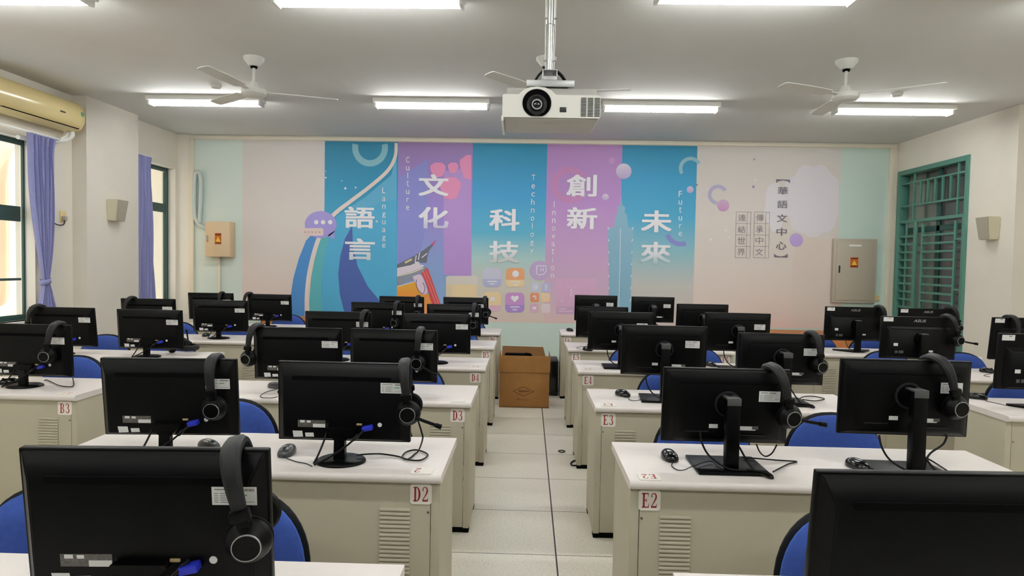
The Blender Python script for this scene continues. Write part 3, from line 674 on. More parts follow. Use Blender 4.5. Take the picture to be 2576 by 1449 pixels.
bm = NB(); mstroke(bm, [(1350, 669), (1374, 669), (1374, 682), (1368, 690), (1360, 690), (1356, 694), (1355, 690), (1350, 690), (1350, 668)], 2.2, 4, 0); mstroke(bm, [(1361, 675), (1361, 682)], 2.2, 4, 0); mstroke(bm, [(1367, 675), (1367, 682)], 2.2, 4, 0); obj('badge_icon', bm, M_PW, MUR, smooth=False)
for x, y, c in ((1346, 722, (208, 210, 232)), (1373, 723, (194, 192, 226)), (1345, 748, (234, 150, 110)), (1373, 748, (240, 206, 160)), (1344, 775, (222, 180, 204)), (1373, 775, (232, 214, 222))): tile(x-11, y-11, x+11, y+12, c, c, None, 5)
bm = NB()
mstroke(bm, [(1376, 716), (1373, 717), (1373, 731)], 2.4, 4, 0); mstroke(bm, [(1370, 722), (1377, 722)], 2, 4, 0)
for k in (4, 8): mstroke(bm, [(1340, 748-k*.4), (1345+k*.3, 750-k*.7), (1341+k, 756-k*.3)], 1.8, 4, 4)
mstroke(bm, [(1340, 775), (1349, 775)], 6, 4, 0); mstroke(bm, [(1341, 719), (1346, 724), (1351, 718), (1350, 726), (1342, 728)], 1.6, 4, 2); mstroke(bm, circ(1373, 748, 5, 16)+[(1378, 748)], 1.4, 4, 0)
obj('small_icons', bm, M_PW, MUR, smooth=False)
mpoly('pink_card', rrect(1399, 700, 1500, 790, 5), 1, fm('pinkcard', 222, 176, 210)); mpoly('card_foot', [(1399, 771), (1500, 771), (1500, 790), (1399, 790)], 2, fm('cardfoot', 206, 170, 200))
bm = NB(); mstroke(bm, [(1425, 723), (1450, 723)], 2, 3, 0); mstroke(bm, [(1437, 723), (1437, 746)], 6, 3, 0); mstroke(bm, [(1406, 777), (1424, 777)], 2.4, 3, 0); mstroke(bm, [(1406, 783), (1440, 783)], 2.4, 3, 0)
V = [bm.verts.new(mp(a, b, 3)) for a, b in circ(1414, 757, 3, 12)]; bm.faces.new(V); obj('card_print', bm, fm('cardprint', 230, 196, 224), MUR, smooth=False)
bm = NB(); mstroke(bm, circ(1433, 465, 38, 40, a0=40, a1=330), 17, 1, 0); obj('coral_ring', bm, fm('coral', 200, 138, 192), MUR, smooth=False)
# tower silhouette, spheres, rings
MT = fm('tower', 138, 182, 206)
mpoly('tower_shape', [(1530, 800), (1532, 700), (1529, 574), (1545, 572), (1549, 540), (1555, 534), (1553, 522), (1561, 516), (1563, 488), (1565, 516), (1573, 522), (1571, 534), (1577, 540), (1580, 572), (1594, 574), (1588, 700), (1586, 800)], 2, MT)
bm = NB(); mstroke(bm, [(1561, 575), (1559, 680), (1556, 800)], 1.2, 3, 0)
for k in range(7): mstroke(bm, [(1529+k*.4, 572+k*30), (1532, 577+k*30)], 2, 3, 0); mstroke(bm, [(1593-k, 572+k*30), (1590-k, 577+k*30)], 2, 3, 0)
obj('tower_lines', bm, M_PW, MUR, smooth=False)
def sphere(x, y, r, c, c2): mpoly('printed_sphere', circ(x, y, r, 28), 4, ramp_mat('print_sphere', [(0, rgb(*c2)), (1, rgb(*c))]))
sphere(1569, 431, 19.5, (222, 214, 232), (190, 170, 216)); sphere(1523, 496, 8.5, (222, 210, 230), (192, 168, 214)); sphere(1736, 477, 8.5, (206, 200, 230), (190, 170, 214)); sphere(1539, 404, 8, (196, 150, 204), (196, 150, 204))
sphere(1819, 517, 15, (208, 176, 208), (206, 150, 200)); sphere(2003, 604, 17, (196, 172, 226), (190, 160, 222)); sphere(1753, 465, 2.5, (150, 130, 170), (150, 130, 170)); sphere(1895, 470, 3.5, (170, 140, 180), (170, 140, 180)); sphere(1897, 401, 2.5, (170, 150, 180), (170, 150, 180))
bm = NB(); mstroke(bm, circ(1737, 424, 25, 30, a0=150, a1=330), 9, 2, 0); obj('pale_arc', bm, fm('arc', 150, 194, 210), MUR, smooth=False)
bm = NB(); mstroke(bm, circ(1806, 490, 21, 30, a0=95, a1=330), 9, 2, 0); obj('lilac_arc', bm, fm('arc2', 186, 178, 210), MUR, smooth=False)
bm = NB(); mstroke(bm, circ(1713, 578, 36, 30, a0=70, a1=160), 12, 2, 0); obj('violet_arc', bm, fm('arc3', 138, 142, 206), MUR, smooth=False)
# right pale panel: cloud tree, hill, boxed phrase, bracketed name
rnd = random.Random(3)
pts = []
for i in range(60):
    a = 2*PI*i/60; r = 1+.05*math.sin(a*9)+.05*rnd.random()
    pts.append((min(2110, 2045+72*r*math.cos(a)), 505+88*r*math.sin(a)))
mpoly('cloud_tree', pts, 1, fm('cloud', 225, 219, 226)); mpoly('cloud_tree', [(1950+26*math.cos(a)*(1+.08*math.sin(7*a)), 520+62*math.sin(a)*(1+.06*math.sin(8*a))) for a in [2*PI*i/40 for i in range(40)]], 1.5, fm('cloud2', 226, 221, 227))
mpoly('pale_hill', [(1990, 815), (1995, 640), (2030, 598), (2060, 602), (2108, 625), (2108, 815)], 1.2, fm('hill', 223, 208, 200), smooth=3)
M_INK = fm('grey_ink', 118, 110, 122); M_INKL = fm('light_ink', 150, 138, 146)
bm = NB()
for x0, x1, xc in ((1852, 1889, 1880), (1898, 1936, 1927)):
    for k in range(5):
        y = 533+k*28.8; mstroke(bm, [(x0-k*.7, y), (x1-k*.7, y+1)], .9, 3, 0)
    for x in (x0, x1, xc): mstroke(bm, [(x, 533), (x-3, 649)], .9, 3, 0)
obj('ruled_boxes', bm, M_INKL, MUR, smooth=False)
def mtext(ch, cx, cy, wd, ht, m, layer=6, bold=0.0, nm='printed_character'):
    c = at_y(cx, cy, YB-.003); k = .00558   # metres per photo pixel on this wall
    y = -.003-.0012*layer
    bm = NB()
    for i, (ox, oz) in enumerate(((0, 0), (1, .6), (-1, .6), (1, -.6), (-1, -.6)) if bold else ((0, 0),)):
        add_text(bm, ch, lambda a, b, i=i, ox=ox, oz=oz: Vector((c.x-MO.x+a+ox*bold, y-i*.00025, c.z-MO.z+b+oz*bold)), wd*k, ht*k)
    return obj(nm, bm, m, MUR, smooth=False)
for ch, x, y in (('語', 905, 547), ('言', 906, 627), ('文', 1091, 466), ('化', 1091, 548), ('科', 1269, 553), ('技', 1268, 634), ('創', 1463, 467), ('新', 1464, 549), ('未', 1651, 557), ('來', 1649, 636)):
    fade = {'技': (204, 208, 204), '來': (176, 202, 210), '言': (206, 216, 226), '化': (206, 198, 228)}.get(ch)
    mtext(ch, x, y, 72, 52, ramp_mat('print_fade', [(0, rgb(*fade)), (.55, rgb(236, 234, 242)), (1, rgb(240, 238, 244))]) if fade else M_PW, 7, .011)
for ch, y in zip('華語文中心', (480, 514, 549, 583, 618)): mtext(ch, 1969-(y-480)*.03, y, 25, 19, M_INK, 6, .0015)
for ch, y in zip('傳承中文', (548, 577, 605, 634)): mtext(ch, 1911-(y-548)*.02, y, 19, 17, M_INKL, 6, 0)
for ch, y in zip('連結世界', (548, 577, 605, 634)): mtext(ch, 1866-(y-548)*.02, y, 19, 17, M_INKL, 6, 0)
mpoly('bracket', [(1952, 451), (1987, 452), (1987, 461), (1980, 456), (1969, 454), (1958, 456), (1952, 461)], 6, M_INK); mpoly('bracket', [(1947, 647), (1981, 648), (1981, 638), (1974, 643), (1964, 645), (1953, 643), (1947, 638)], 6, M_INK)
for word, x, ya_, yb2 in (('Language', 966, 479, 616), ('Culture', 1026, 402, 521), ('Technology', 1342, 447, 629), ('Innovation', 1394, 514, 692), ('Future', 1711, 488, 587)):
    n = len(word); k = .00558
    for i, ch in enumerate(word):
        cy = ya_+(yb2-ya_)*i/(n-1); low = ch in 'aeounvrcm'
        h = 10.5 if low else (13.5 if ch in 'gy' else 14.5); wd = {'i': 1.8, 'l': 1.8, 'I': 1.8, 't': 6.5, 'r': 5.5}.get(ch, 8.5)
        c = at_y(x-i*.5 if word in ('Technology', 'Innovation') else x, cy+(2 if low else (4 if ch in 'gy' else 0)), YB-.003)
        bm = NB(); add_text(bm, ch, lambda a, b, c=c: Vector((c.x-MO.x+a, -.0118, c.z-MO.z+b)), wd*k, h*k, .0)
        obj('printed_letter', bm, M_PW, MUR, smooth=False)

# ---------------------------------------------------------------- red serif letters for the number plates
def g_stroke(pts, wds):
    q = []
    n = len(pts); P = [Vector((a, b, 0)) for a, b in pts]; W_ = list(wds)
    sp = smooth_pts(P, 5)
    out = []
    for i in range(len(sp)-1):
        for_ = []
        for j in (i, i+1):
            t = (sp[min(j+1, len(sp)-1)]-sp[max(j-1, 0)]).normalized(); u = j/5; k = min(int(u), n-2); f = u-k
            ww = W_[k]*(1-f)+W_[k+1]*f
            for_.append((sp[j].x-t.y*ww/2, sp[j].y+t.x*ww/2)); for_.append((sp[j].x+t.y*ww/2, sp[j].y-t.x*ww/2))
        out.append([for_[0], for_[2], for_[3], for_[1]])
    return out
def g_rect(a, b, c, d): return [[(a, b), (c, b), (c, d), (a, d)]]
def g_bowl(cx, cy, rx, ry, ix, iy):
    out = []
    for i in range(14):
        a, b = -PI/2+PI*i/14, -PI/2+PI*(i+1)/14
        out.append([(cx+rx*math.cos(a), cy+ry*math.sin(a)), (cx+rx*math.cos(b), cy+ry*math.sin(b)), (cx+ix*math.cos(b), cy+iy*math.sin(b)), (cx+ix*math.cos(a), cy+iy*math.sin(a))])
    return out
def glyph(ch):
    st = g_rect(.11, 0, .31, 1); sf = g_rect(0, .93, .42, 1)+g_rect(0, 0, .42, .07)
    if ch == 'E': return st+g_rect(0, .925, .72, 1)+g_rect(0, 0, .76, .075)+[[(.72, 1), (.64, .955), (.7, .74), (.72, .74)]]+[[(.76, 0), (.76, .3), (.73, .3), (.66, .045)]]+g_rect(.28, .465, .5, .54)+g_rect(.48, .36, .53, .65)
    if ch == 'F': return st+sf+g_rect(0, .945, .7, 1)+[[(.7, 1), (.62, .955), (.67, .74), (.7, .74)]]+g_rect(.28, .465, .5, .54)+g_rect(.48, .36, .53, .65)
    if ch == 'D': return st+sf+g_bowl(.36, .5, .43, .5, .21, .435)
    if ch == 'B': return st+sf+g_bowl(.36, .755, .34, .245, .18, .195)+g_bowl(.36, .265, .4, .265, .22, .215)
    if ch == '2': return g_stroke([(.14, .72), (.16, .9), (.34, .985), (.56, .9), (.6, .72), (.48, .5), (.26, .26), (.1, .09)], [.14, .08, .05, .12, .18, .12, .07, .07])+g_rect(.08, 0, .66, .12)+[[(.66, 0), (.7, .26), (.66, .26), (.58, .1)]]
    if ch == '3': return g_stroke([(.12, .8), (.2, .93), (.38, .975), (.54, .86), (.52, .66), (.4, .55), (.28, .525)], [.12, .07, .05, .15, .15, .07, .05])+g_stroke([(.28, .525), (.46, .5), (.6, .36), (.58, .14), (.4, .03), (.2, .06), (.1, .2)], [.05, .07, .17, .17, .06, .07, .13])
    if ch == '4': return g_stroke([(.5, .98), (.3, .65), (.05, .3)], [.06, .05, .05])+g_rect(.03, .25, .7, .32)+g_rect(.42, 0, .58, 1)+g_rect(.3, 0, .7, .05)
    if ch == '5': return g_rect(.14, .5, .2, .98)+g_rect(.14, .87, .62, 1)+g_stroke([(.16, .53), (.32, .62), (.54, .54), (.6, .3), (.48, .07), (.26, .03), (.1, .18)], [.05, .06, .14, .18, .08, .06, .13])
    if ch == '6': return g_stroke([(.56, .86), (.44, .96), (.26, .84), (.15, .55), (.16, .25), (.28, .05), (.46, .04), (.6, .2), (.58, .42), (.44, .55), (.24, .44)], [.1, .05, .09, .17, .17, .07, .06, .15, .15, .06, .05])
    return []
def code_mesh(code, w_, h_, y=-.0008):
    bm = NB(); n = len(code)
    for i, ch in enumerate(code):
        for q in glyph(ch):
            V = [bm.verts.new(((a-.37)*w_/n*1.08+(i-(n-1)/2)*w_/n, y, (b-.5)*h_)) for a, b in q]
            try: bm.faces.new(V)
            except ValueError: pass
    return mesh_of(bm, 'printed_code', False)
def plate_mesh(w_=.08, h_=.075, t=.003, r=.011):
    bm = NB(); pts = [(a-.5*w_, b-.5*h_) for a, b in rrect(0, 0, w_, h_, r)]
    prism(bm, pts, -t, 0); return mesh_of(bm, 'number_plate', True, 30)
PLATE = plate_mesh(); PLATE.materials.append(M_PLATE)

# ---------------------------------------------------------------- desks
HD = 0.74
ROWL = [1.105, 2.315, 3.554, 4.761, 5.974, 7.165]
ROWR = [1.105, 2.314, 3.533, 4.753, 5.962, 7.278]
ORD = ['first', 'second', 'third', 'fourth', 'fifth', 'sixth']
DW = 1.525; DD = 0.52
def arc(cx, cy, r, a0, a1, n=6): return [(cx+r*math.cos(rad(a0+(a1-a0)*i/n)), cy+r*math.sin(rad(a0+(a1-a0)*i/n))) for i in range(n+1)]
bm = NB(); prism(bm, arc(.016, HD-.016, .016, 90, 270, 8)+[(DD, HD-.032), (DD, HD)], -DW/2, DW/2, 'X'); ME_TOP = mesh_of(bm, 'desktop', True, 30); ME_TOP.materials.append(M_TOP)
bm = NB(); bx(bm, -DW/2+.042, DW/2-.042, .034, .05, .03, HD-.033, .002); ME_PAN = mesh_of(bm, 'front_panel'); ME_PAN.materials.append(M_BEIGE)
bm = NB(); bx(bm, -DW/2+.006, -DW/2+.0395, .032, .445, .025, HD-.033, .003); ME_SIDE = mesh_of(bm, 'side_panel'); ME_SIDE.materials.append(M_BEIGE)
bm = NB(); bx(bm, -DW/2+.042, DW/2-.042, .46, .475, .60, HD-.033, .002); ME_BACK = mesh_of(bm, 'rear_rail'); ME_BACK.materials.append(M_BEIGE)
bm = NB(); bx(bm, -DW/2+.042, DW/2-.042, .036, .05, 0, .026); ME_KICK = mesh_of(bm, 'kick_strip'); ME_KICK.materials.append(M_MATT)
bm = NB(); bx(bm, -DW/2+.007, -DW/2+.041, .033, .09, 0, .025, .002); ME_FOOT = mesh_of(bm, 'rubber_foot'); ME_FOOT.materials.append(M_MATT)
bm = NB()
for k in range(17):
    z = .607-k*.0157
    prism(bm, [(.034, z), (.031, z+.0006), (.0285, z-.003), (.0275, z-.007), (.0285, z-.0105), (.034, z-.0115)], -.056, .056, 'X')
ME_VENT = mesh_of(bm, 'louvre_vent', True, 25); ME_VENT.materials.append(M_BEIGE)
bm = NB(); cyl(bm, (0, .030, .595), (0, .036, .595), .004, n=10); ME_SCREW = mesh_of(bm, 'screw'); ME_SCREW.materials.append(M_SCREW)
def desk(cx, yf, label, lp=None, rp=None, tl=None, tr=None):
    """lp / rp: codes on the front plates at the left and right end, tl / tr the codes lying on the top"""
    t = thing('computer_desk', label, 'desk', (cx, yf, 0), 0, 'beige two-seat computer desks')
    for me in (ME_TOP, ME_PAN, ME_BACK, ME_KICK): obj(me.name.split('.')[0], me, None, t)
    for s in (0, 1):
        rot = None if s == 0 else (0, 0, 0)
        o = obj('side_panel', ME_SIDE, None, t); f = obj('rubber_foot', ME_FOOT, None, t)
        f2 = obj('rubber_foot', ME_FOOT, None, t, (0, .347, 0))
        if s: o.location.x = DW-.0455; f.location.x = f2.location.x = DW-.048
        sg = -1 if s == 0 else 1
        obj('louvre_vent', ME_VENT, None, t, (sg*(DW/2-.172), 0, 0)); obj('screw', ME_SCREW, None, t, (sg*(DW/2-.05), 0, 0))
    for sg, c, tc in ((-1, lp, tl), (1, rp, tr)):
        if c:
            p = obj('number_plate', PLATE, None, t, (sg*(DW/2-.077), .034, .662), label='white number plate with red code')
            obj('printed_code', code_mesh(c, .062, .054, -.0034), M_RED, p)
        if tc is not None:
            p = obj('number_plate', PLATE, None, t, (sg*(DW/2-.077), .052, HD+.0002), (-PI/2, 0, PI), label='white number plate lying on the desktop')
            if tc: obj('printed_code', code_mesh(tc[0], .058 if len(tc[0]) > 1 else .029, .05, -.0034), tc[1], p, (0.016 if len(tc[0]) == 1 else 0, 0, 0))
    return t
XB = {'AB': -3.255, 'CD': -1.0635, 'EF': 1.1425, 'GH': 3.3635}
WHERE = {'AB': 'by the left windows', 'CD': 'just left of the aisle', 'EF': 'just right of the aisle', 'GH': 'at far right'}
for r in range(6):
    desk(XB['CD'], ROWL[r], 'beige two-seat desk, %s row, just left of the aisle%s' % (ORD[r], '' if r == 0 else ', plate D%d' % (r+1)),
         'C%d' % (r+1) if False else None, 'D%d' % (r+1), None, {0: ('D1', M_RED), 1: ('2', M_RED), 2: (), 3: ('D4', M_REDF)}.get(r))
    desk(XB['EF'], ROWR[r], 'beige two-seat desk, %s row, just right of the aisle%s' % (ORD[r], '' if r == 0 else ', plate E%d' % (r+1)),
         'E%d' % (r+1), 'F%d' % (r+1), {1: ('E2', M_RED), 2: ('E3', M_RED), 3: ('E4', M_REDF), 0: ('E1', M_RED)}.get(r), None)
for r in (2, 3, 4, 5):
    dx = .06 if r == 4 else 0
    desk(XB['AB']+dx, ROWL[r]-(.05 if r == 2 else 0), 'beige two-seat desk, %s row, by the left windows%s' % (ORD[r], {2: ', plate B3', 4: ', plate B5'}.get(r, '')), None, 'B%d' % (r+1), None, ('B3', M_REDF) if r == 2 else None)
for r in (2, 3, 4):
    desk(XB['GH'], ROWR[r], 'beige two-seat desk, %s row, at far right by the barred window' % ORD[r])

# ---------------------------------------------------------------- monitors
def frustum(bm, o, i, y0, y1, bev=.004):
    """o, i = (x half, z0, z1) at y0 and y1"""
    A = [bm.verts.new(p) for p in ((-o[0], y0, o[1]), (o[0], y0, o[1]), (o[0], y0, o[2]), (-o[0], y0, o[2]))]
    B = [bm.verts.new(p) for p in ((-i[0], y1, i[1]), (i[0], y1, i[1]), (i[0], y1, i[2]), (-i[0], y1, i[2]))]
    fs = [bm.faces.new(A[::-1]), bm.faces.new(B)]
    for k in range(4): fs.append(bm.faces.new((A[k], A[(k+1) % 4], B[(k+1) % 4], B[k])))
    bmesh.ops.bevel(bm, geom=list({e for f in fs for e in f.edges}), offset=bev, segments=3, affect='EDGES')
def rings_back(bm, R, bev=.003):
    L = [[bm.verts.new(p) for p in ((-a, y, z0), (a, y, z0), (a, y, z1), (-a, y, z1))] for a, z0, z1, y in R]
    fs = [bm.faces.new(L[0][::-1]), bm.faces.new(L[-1])]
    for A, B in zip(L, L[1:]):
        for k in range(4): fs.append(bm.faces.new((A[k], A[(k+1) % 4], B[(k+1) % 4], B[k])))
    bmesh.ops.bevel(bm, geom=list({e for f in fs for e in f.edges}), offset=bev, segments=2, affect='EDGES')
def flat(x0, x1, z0, z1, y, t=.0006):
    bm = NB(); bx(bm, x0, x1, y-t, y+.0002, z0, z1); return bm
def M_(bm, name, m, smooth=True):
    me = mesh_of(bm, name, smooth); me.materials.append(m); return me
def mesh_set(kind):
    D = {'sub': [], 'stand': []}
    if kind == 'V':
        W_, H_ = .52, .31; yb = -.028
        bm = NB(); bx(bm, -W_/2, W_/2, .0, .02, 0, H_, .004); rings_back(bm, [(W_/2-.003, .003, H_-.003, .002), (W_/2-.010, .007, H_-.010, -.005), (W_/2-.032, .018, H_-.060, yb)]); D['housing'] = M_(bm, 'housing', M_BLACK)
        bm = NB(); prism(bm, [(a-.195, b+.2435) for a, b in rrect(0, 0, .385, .0165, .008)], yb-.0008, yb+.004); D['sub'].append(M_(bm, 'vent_slot', M_MATT))
        D['sub'].append(M_(flat(.150, .243, .200, .240, yb), 'asset_sticker', M_STICK)); bm = flat(.156, .196, .2335, .2355, yb, .0009)
        for q in range(5): bx(bm, .155, .163, yb-.0009, yb, .2055+q*.0048, .2068+q*.0048); bx(bm, .167, .198-.004*(q % 3), yb-.0009, yb, .2055+q*.0048, .2068+q*.0048)
        for q in range(11): bx(bm, .206+q*.003, .2075+q*.003+(.0006 if q % 3 else 0), yb-.0009, yb, .2305, .2365)
        bx(bm, .203, .238, yb-.0009, yb, .2065, .2075); D['sub'].append(M_(bm, 'sticker_print', M_STICKG))
        D['sub'].append(M_(flat(.203, .223, .2205, .2235, yb, .0009), 'sticker_stamp', M_STICKT))
        D['sub'].append(M_(flat(-.172, -.064, .060, .088, yb), 'spec_label', M_SPEC)); bm = flat(-.113, -.065, .060, .074, yb, .0009); bx(bm, -.163, -.145, yb-.0009, yb, .078, .087); bx(bm, -.137, -.122, yb-.0009, yb, .078, .086); D['sub'].append(M_(bm, 'serial_sticker', M_STICK))
        bm = NB(); V = [bm.verts.new((a, yb-.0007, b)) for a, b in ((-.193, .045), (-.155, .045), (-.152, .022), (-.189, .020))]; bm.faces.new(V); V = [bm.verts.new((a, yb-.0007, b)) for a, b in ((-.144, .038), (-.111, .039), (-.109, .023), (-.142, .022))]; bm.faces.new(V); D['sub'].append(M_(bm, 'paper_sticker', M_STICK, False))
        bm = NB(); cyl(bm, (.147, yb+.001, .076), (.147, yb-.0012, .076), .0085, n=20); D['sub'].append(M_(bm, 'round_sticker', M_STICK))
        bm = NB(); bx(bm, .057, .079, yb-.005, yb, .072, .080, .002); D['sub'].append(M_(bm, 'video_port', M_DVI))
        bm = NB(); box(bm, .103, yb-.014, .066, .040, .026, .018, .003, rot=Matrix.Rotation(rad(-12), 4, 'Y')); D['sub'].append(M_(bm, 'blue_plug', M_VGA))
        D['sub'].append(M_(flat(-W_/2+.012, W_/2-.012, .016, H_-.012, .0205), 'screen', M_SCREEN))
        bm = NB(); lathe(bm, [(0, .016), (.03, .0155), (.082, .012), (.092, .008), (.095, .004), (.095, 0), (0, 0)], Matrix.Translation((0, -.04, 0)) @ Matrix.Diagonal((1, .92, 1, 1)), 36); D['stand'].append(M_(bm, 'stand_base', M_BLACK))
        bm = NB(); prism(bm, [(-.022, 0.012), (.022, .012), (.020, .1), (-.020, .1)], -.066, -.04); prism(bm, [(-.020, .084), (.020, .084), (.06, .122), (.056, .13), (-.056, .13), (-.06, .122)], -.060, -.026); D['stand'].append(M_(bm, 'stand_neck', M_BLACK))
        bm = NB(); tube(bm, [(-.055, -.03, .145), (-.058, -.045, .10), (-.072, -.085, .04), (-.085, -.105, .008)], .004, 8, zmin=.005); D['stand'].append(M_(bm, 'power_cable', M_CABLE))
        bm = NB(); tube(bm, [(.10, -.045, .135), (.075, -.065, .11), (.03, -.08, .07), (-.03, -.1, .03), (-.08, -.115, .007)], .004, 8, zmin=.005); tube(bm, [(.073, -.066, .109), (.055, -.072, .093)], .008, 8); D['stand'].append(M_(bm, 'video_cable', M_CABLE))
    elif kind == 'W':
        W_, H_ = .491, .298; yb = -.03
        bm = NB(); bx(bm, -W_/2, W_/2, .0, .018, 0, H_, .004); rings_back(bm, [(W_/2-.003, .003, H_-.003, .002), (W_/2-.010, .007, H_-.009, -.006), (W_/2-.046, .03, H_-.051, -.024), (W_/2-.085, .06, H_-.090, yb)]); D['housing'] = M_(bm, 'housing', M_BLACK)
        bm = NB(); tube(bm, [(-.185, -.0242, .2455), (-.1, -.0242, .2462), (0, -.0242, .2464), (.1, -.0242, .2462), (.19, -.0242, .2455)], .0028, 6); D['sub'].append(M_(bm, 'vent_slot', M_MATT))
        bm = NB(); M4 = Matrix.Translation((.0, yb, .165)) @ Matrix.Rotation(PI/2, 4, 'X'); lathe(bm, [(.052, 0), (.05, .006), (.044, .006), (.042, .0)], M4); D['sub'].append(M_(bm, 'mount_ring', M_DGREY))
        D['sub'].append(M_(flat(.117, .198, .178, .220, yb), 'asset_sticker', M_STICK)); bm = flat(.124, .15, .2125, .2145, yb, .0009)
        for q in range(5): bx(bm, .122, .13, yb-.0009, yb, .184+q*.0048, .1852+q*.0048); bx(bm, .134, .172-.005*(q % 2), yb-.0009, yb, .184+q*.0048, .1852+q*.0048)
        for q in range(8): bx(bm, .157+q*.003, .1587+q*.003, yb-.0009, yb, .2095, .2160)
        bx(bm, .176, .194, yb-.0009, yb, .1875, .1885); D['sub'].append(M_(bm, 'sticker_print', M_STICKG))
        D['sub'].append(M_(flat(-.068, -.034, .068, .084, yb), 'paper_sticker', M_STICK)); D['sub'].append(M_(flat(.045, .112, .062, .078, yb), 'spec_label', M_STICK)); D['sub'].append(M_(flat(.098, .122, .066, .079, yb, .0009), 'label_print', M_SPEC))
        bm = NB(); bx(bm, -.16, -.07, yb-.0015, yb, .052, .056); bx(bm, .04, .15, yb-.0015, yb, .04, .044); D['sub'].append(M_(bm, 'port_edge', M_DGREY))
        D['sub'].append(M_(flat(-W_/2+.008, W_/2-.008, .016, H_-.008, .0185), 'screen', M_SCREEN))
        bm = NB(); bx(bm, -.133, .133, -.16, .06, 0, .012, .003); D['stand'].append(M_(bm, 'stand_base', M_BLACK))
        bm = NB(); bx(bm, -.025, .025, -.125, -.085, .010, .285, .004); D['stand'].append(M_(bm, 'stand_column', M_BLACK))
        bm = NB(); V = [(-.027, .282), (.027, .282), (.02, .300), (-.032, .300)]; bx(bm, -.026, .026, -.126, -.06, .283, .291, .002); bx(bm, -.026, .026, -.1275, -.125, .262, .291, .001); D['stand'].append(M_(bm, 'hinge_cap', M_GREYCAP))
        bm = NB(); cyl(bm, (0, -.085, .255), (0, -.03, .255), .036, .042, n=24); D['stand'].append(M_(bm, 'hinge_hub', M_BLACK))
        bm = NB(); tube(bm, [(-.1, -.03, .135), (-.095, -.045, .09), (-.07, -.07, .045), (-.02, -.135, .02), (.05, -.14, .016)], .004, 8, zmin=.005); D['stand'].append(M_(bm, 'power_cable', M_CABLE))
        bm = NB(); tube(bm, [(.03, -.03, .12), (.045, -.06, .08), (.075, -.12, .02), (.11, -.175, .006), (.128, -.188, .006), (.118, -.165, .016), (.05, -.13, .017)], .004, 8, zmin=.005); D['stand'].append(M_(bm, 'video_cable', M_CABLE))
    else:
        W_, H_ = .55, .323; yb = -.014; y2 = -.036
        bm = NB(); bx(bm, -W_/2, W_/2, -.012, .012, 0, H_, .004); frustum(bm, (W_/2-.03, .004, H_*.78), (W_/2-.07, .02, H_*.70), -.010, y2, .008); D['housing'] = M_(bm, 'housing', M_BLACK)
        bm = NB(); add_text(bm, 'ASUS', lambda a, b: Vector((.005+a+b*.25, -.0128, .2925+b)), .088, .021, .02); D['sub'].append(M_(bm, 'printed_logo', M_SILVER, False))
        D['sub'].append(M_(flat(-.262, -.19, .284, .316, -.012, .0008), 'asset_sticker', M_STICK)); D['sub'].append(M_(flat(-.224, -.206, .306, .311, -.012, .0011), 'sticker_print', M_STICKG))
        D['sub'].append(M_(flat(-.19, -.158, .10, .122, y2), 'paper_sticker', M_STICK)); bm = flat(-.178, -.158, .045, .065, y2); bx(bm, -.15, -.115, y2-.0006, y2, .045, .066); D['sub'].append(M_(bm, 'spec_label', M_GREYCAP))
        bm = flat(.07, .1, .058, .072, y2); cyl(bm, (.052, y2+.001, .064), (.052, y2-.001, .064), .006, n=12); D['sub'].append(M_(bm, 'port_label', M_STICK))
        D['sub'].append(M_(flat(-W_/2+.008, W_/2-.008, .016, H_-.008, .0125), 'screen', M_SCREEN))
        bm = NB(); prism(bm, [(-.17, .02), (-.05, -.12), (.05, -.12), (.17, .02), (.17, .04), (-.17, .04)], 0, .012, 'Z'); D['stand'].append(M_(bm, 'stand_base', M_BLACK))
        bm = NB(); bx(bm, -.026, .026, -.115, -.075, .010, .285, .004); D['stand'].append(M_(bm, 'stand_column', M_BLACK))
        bm = NB(); bx(bm, -.026, .026, -.117, -.07, .284, .292, .002); D['stand'].append(M_(bm, 'hinge_cap', M_GREYCAP))
        bm = NB(); cyl(bm, (0, -.08, .25), (0, -.034, .25), .038, .046, n=24); D['stand'].append(M_(bm, 'hinge_hub', M_BLACK))
        bm = NB(); tube(bm, [(-.09, -.036, .12), (-.08, -.06, .06), (-.05, -.08, .02), (.04, -.05, .015)], .003, 6, zmin=.005); D['stand'].append(M_(bm, 'power_cable', M_CABLE))
    D['H'] = H_; D['W'] = W_
    return D
MS = {k: mesh_set(k) for k in 'VWA'}
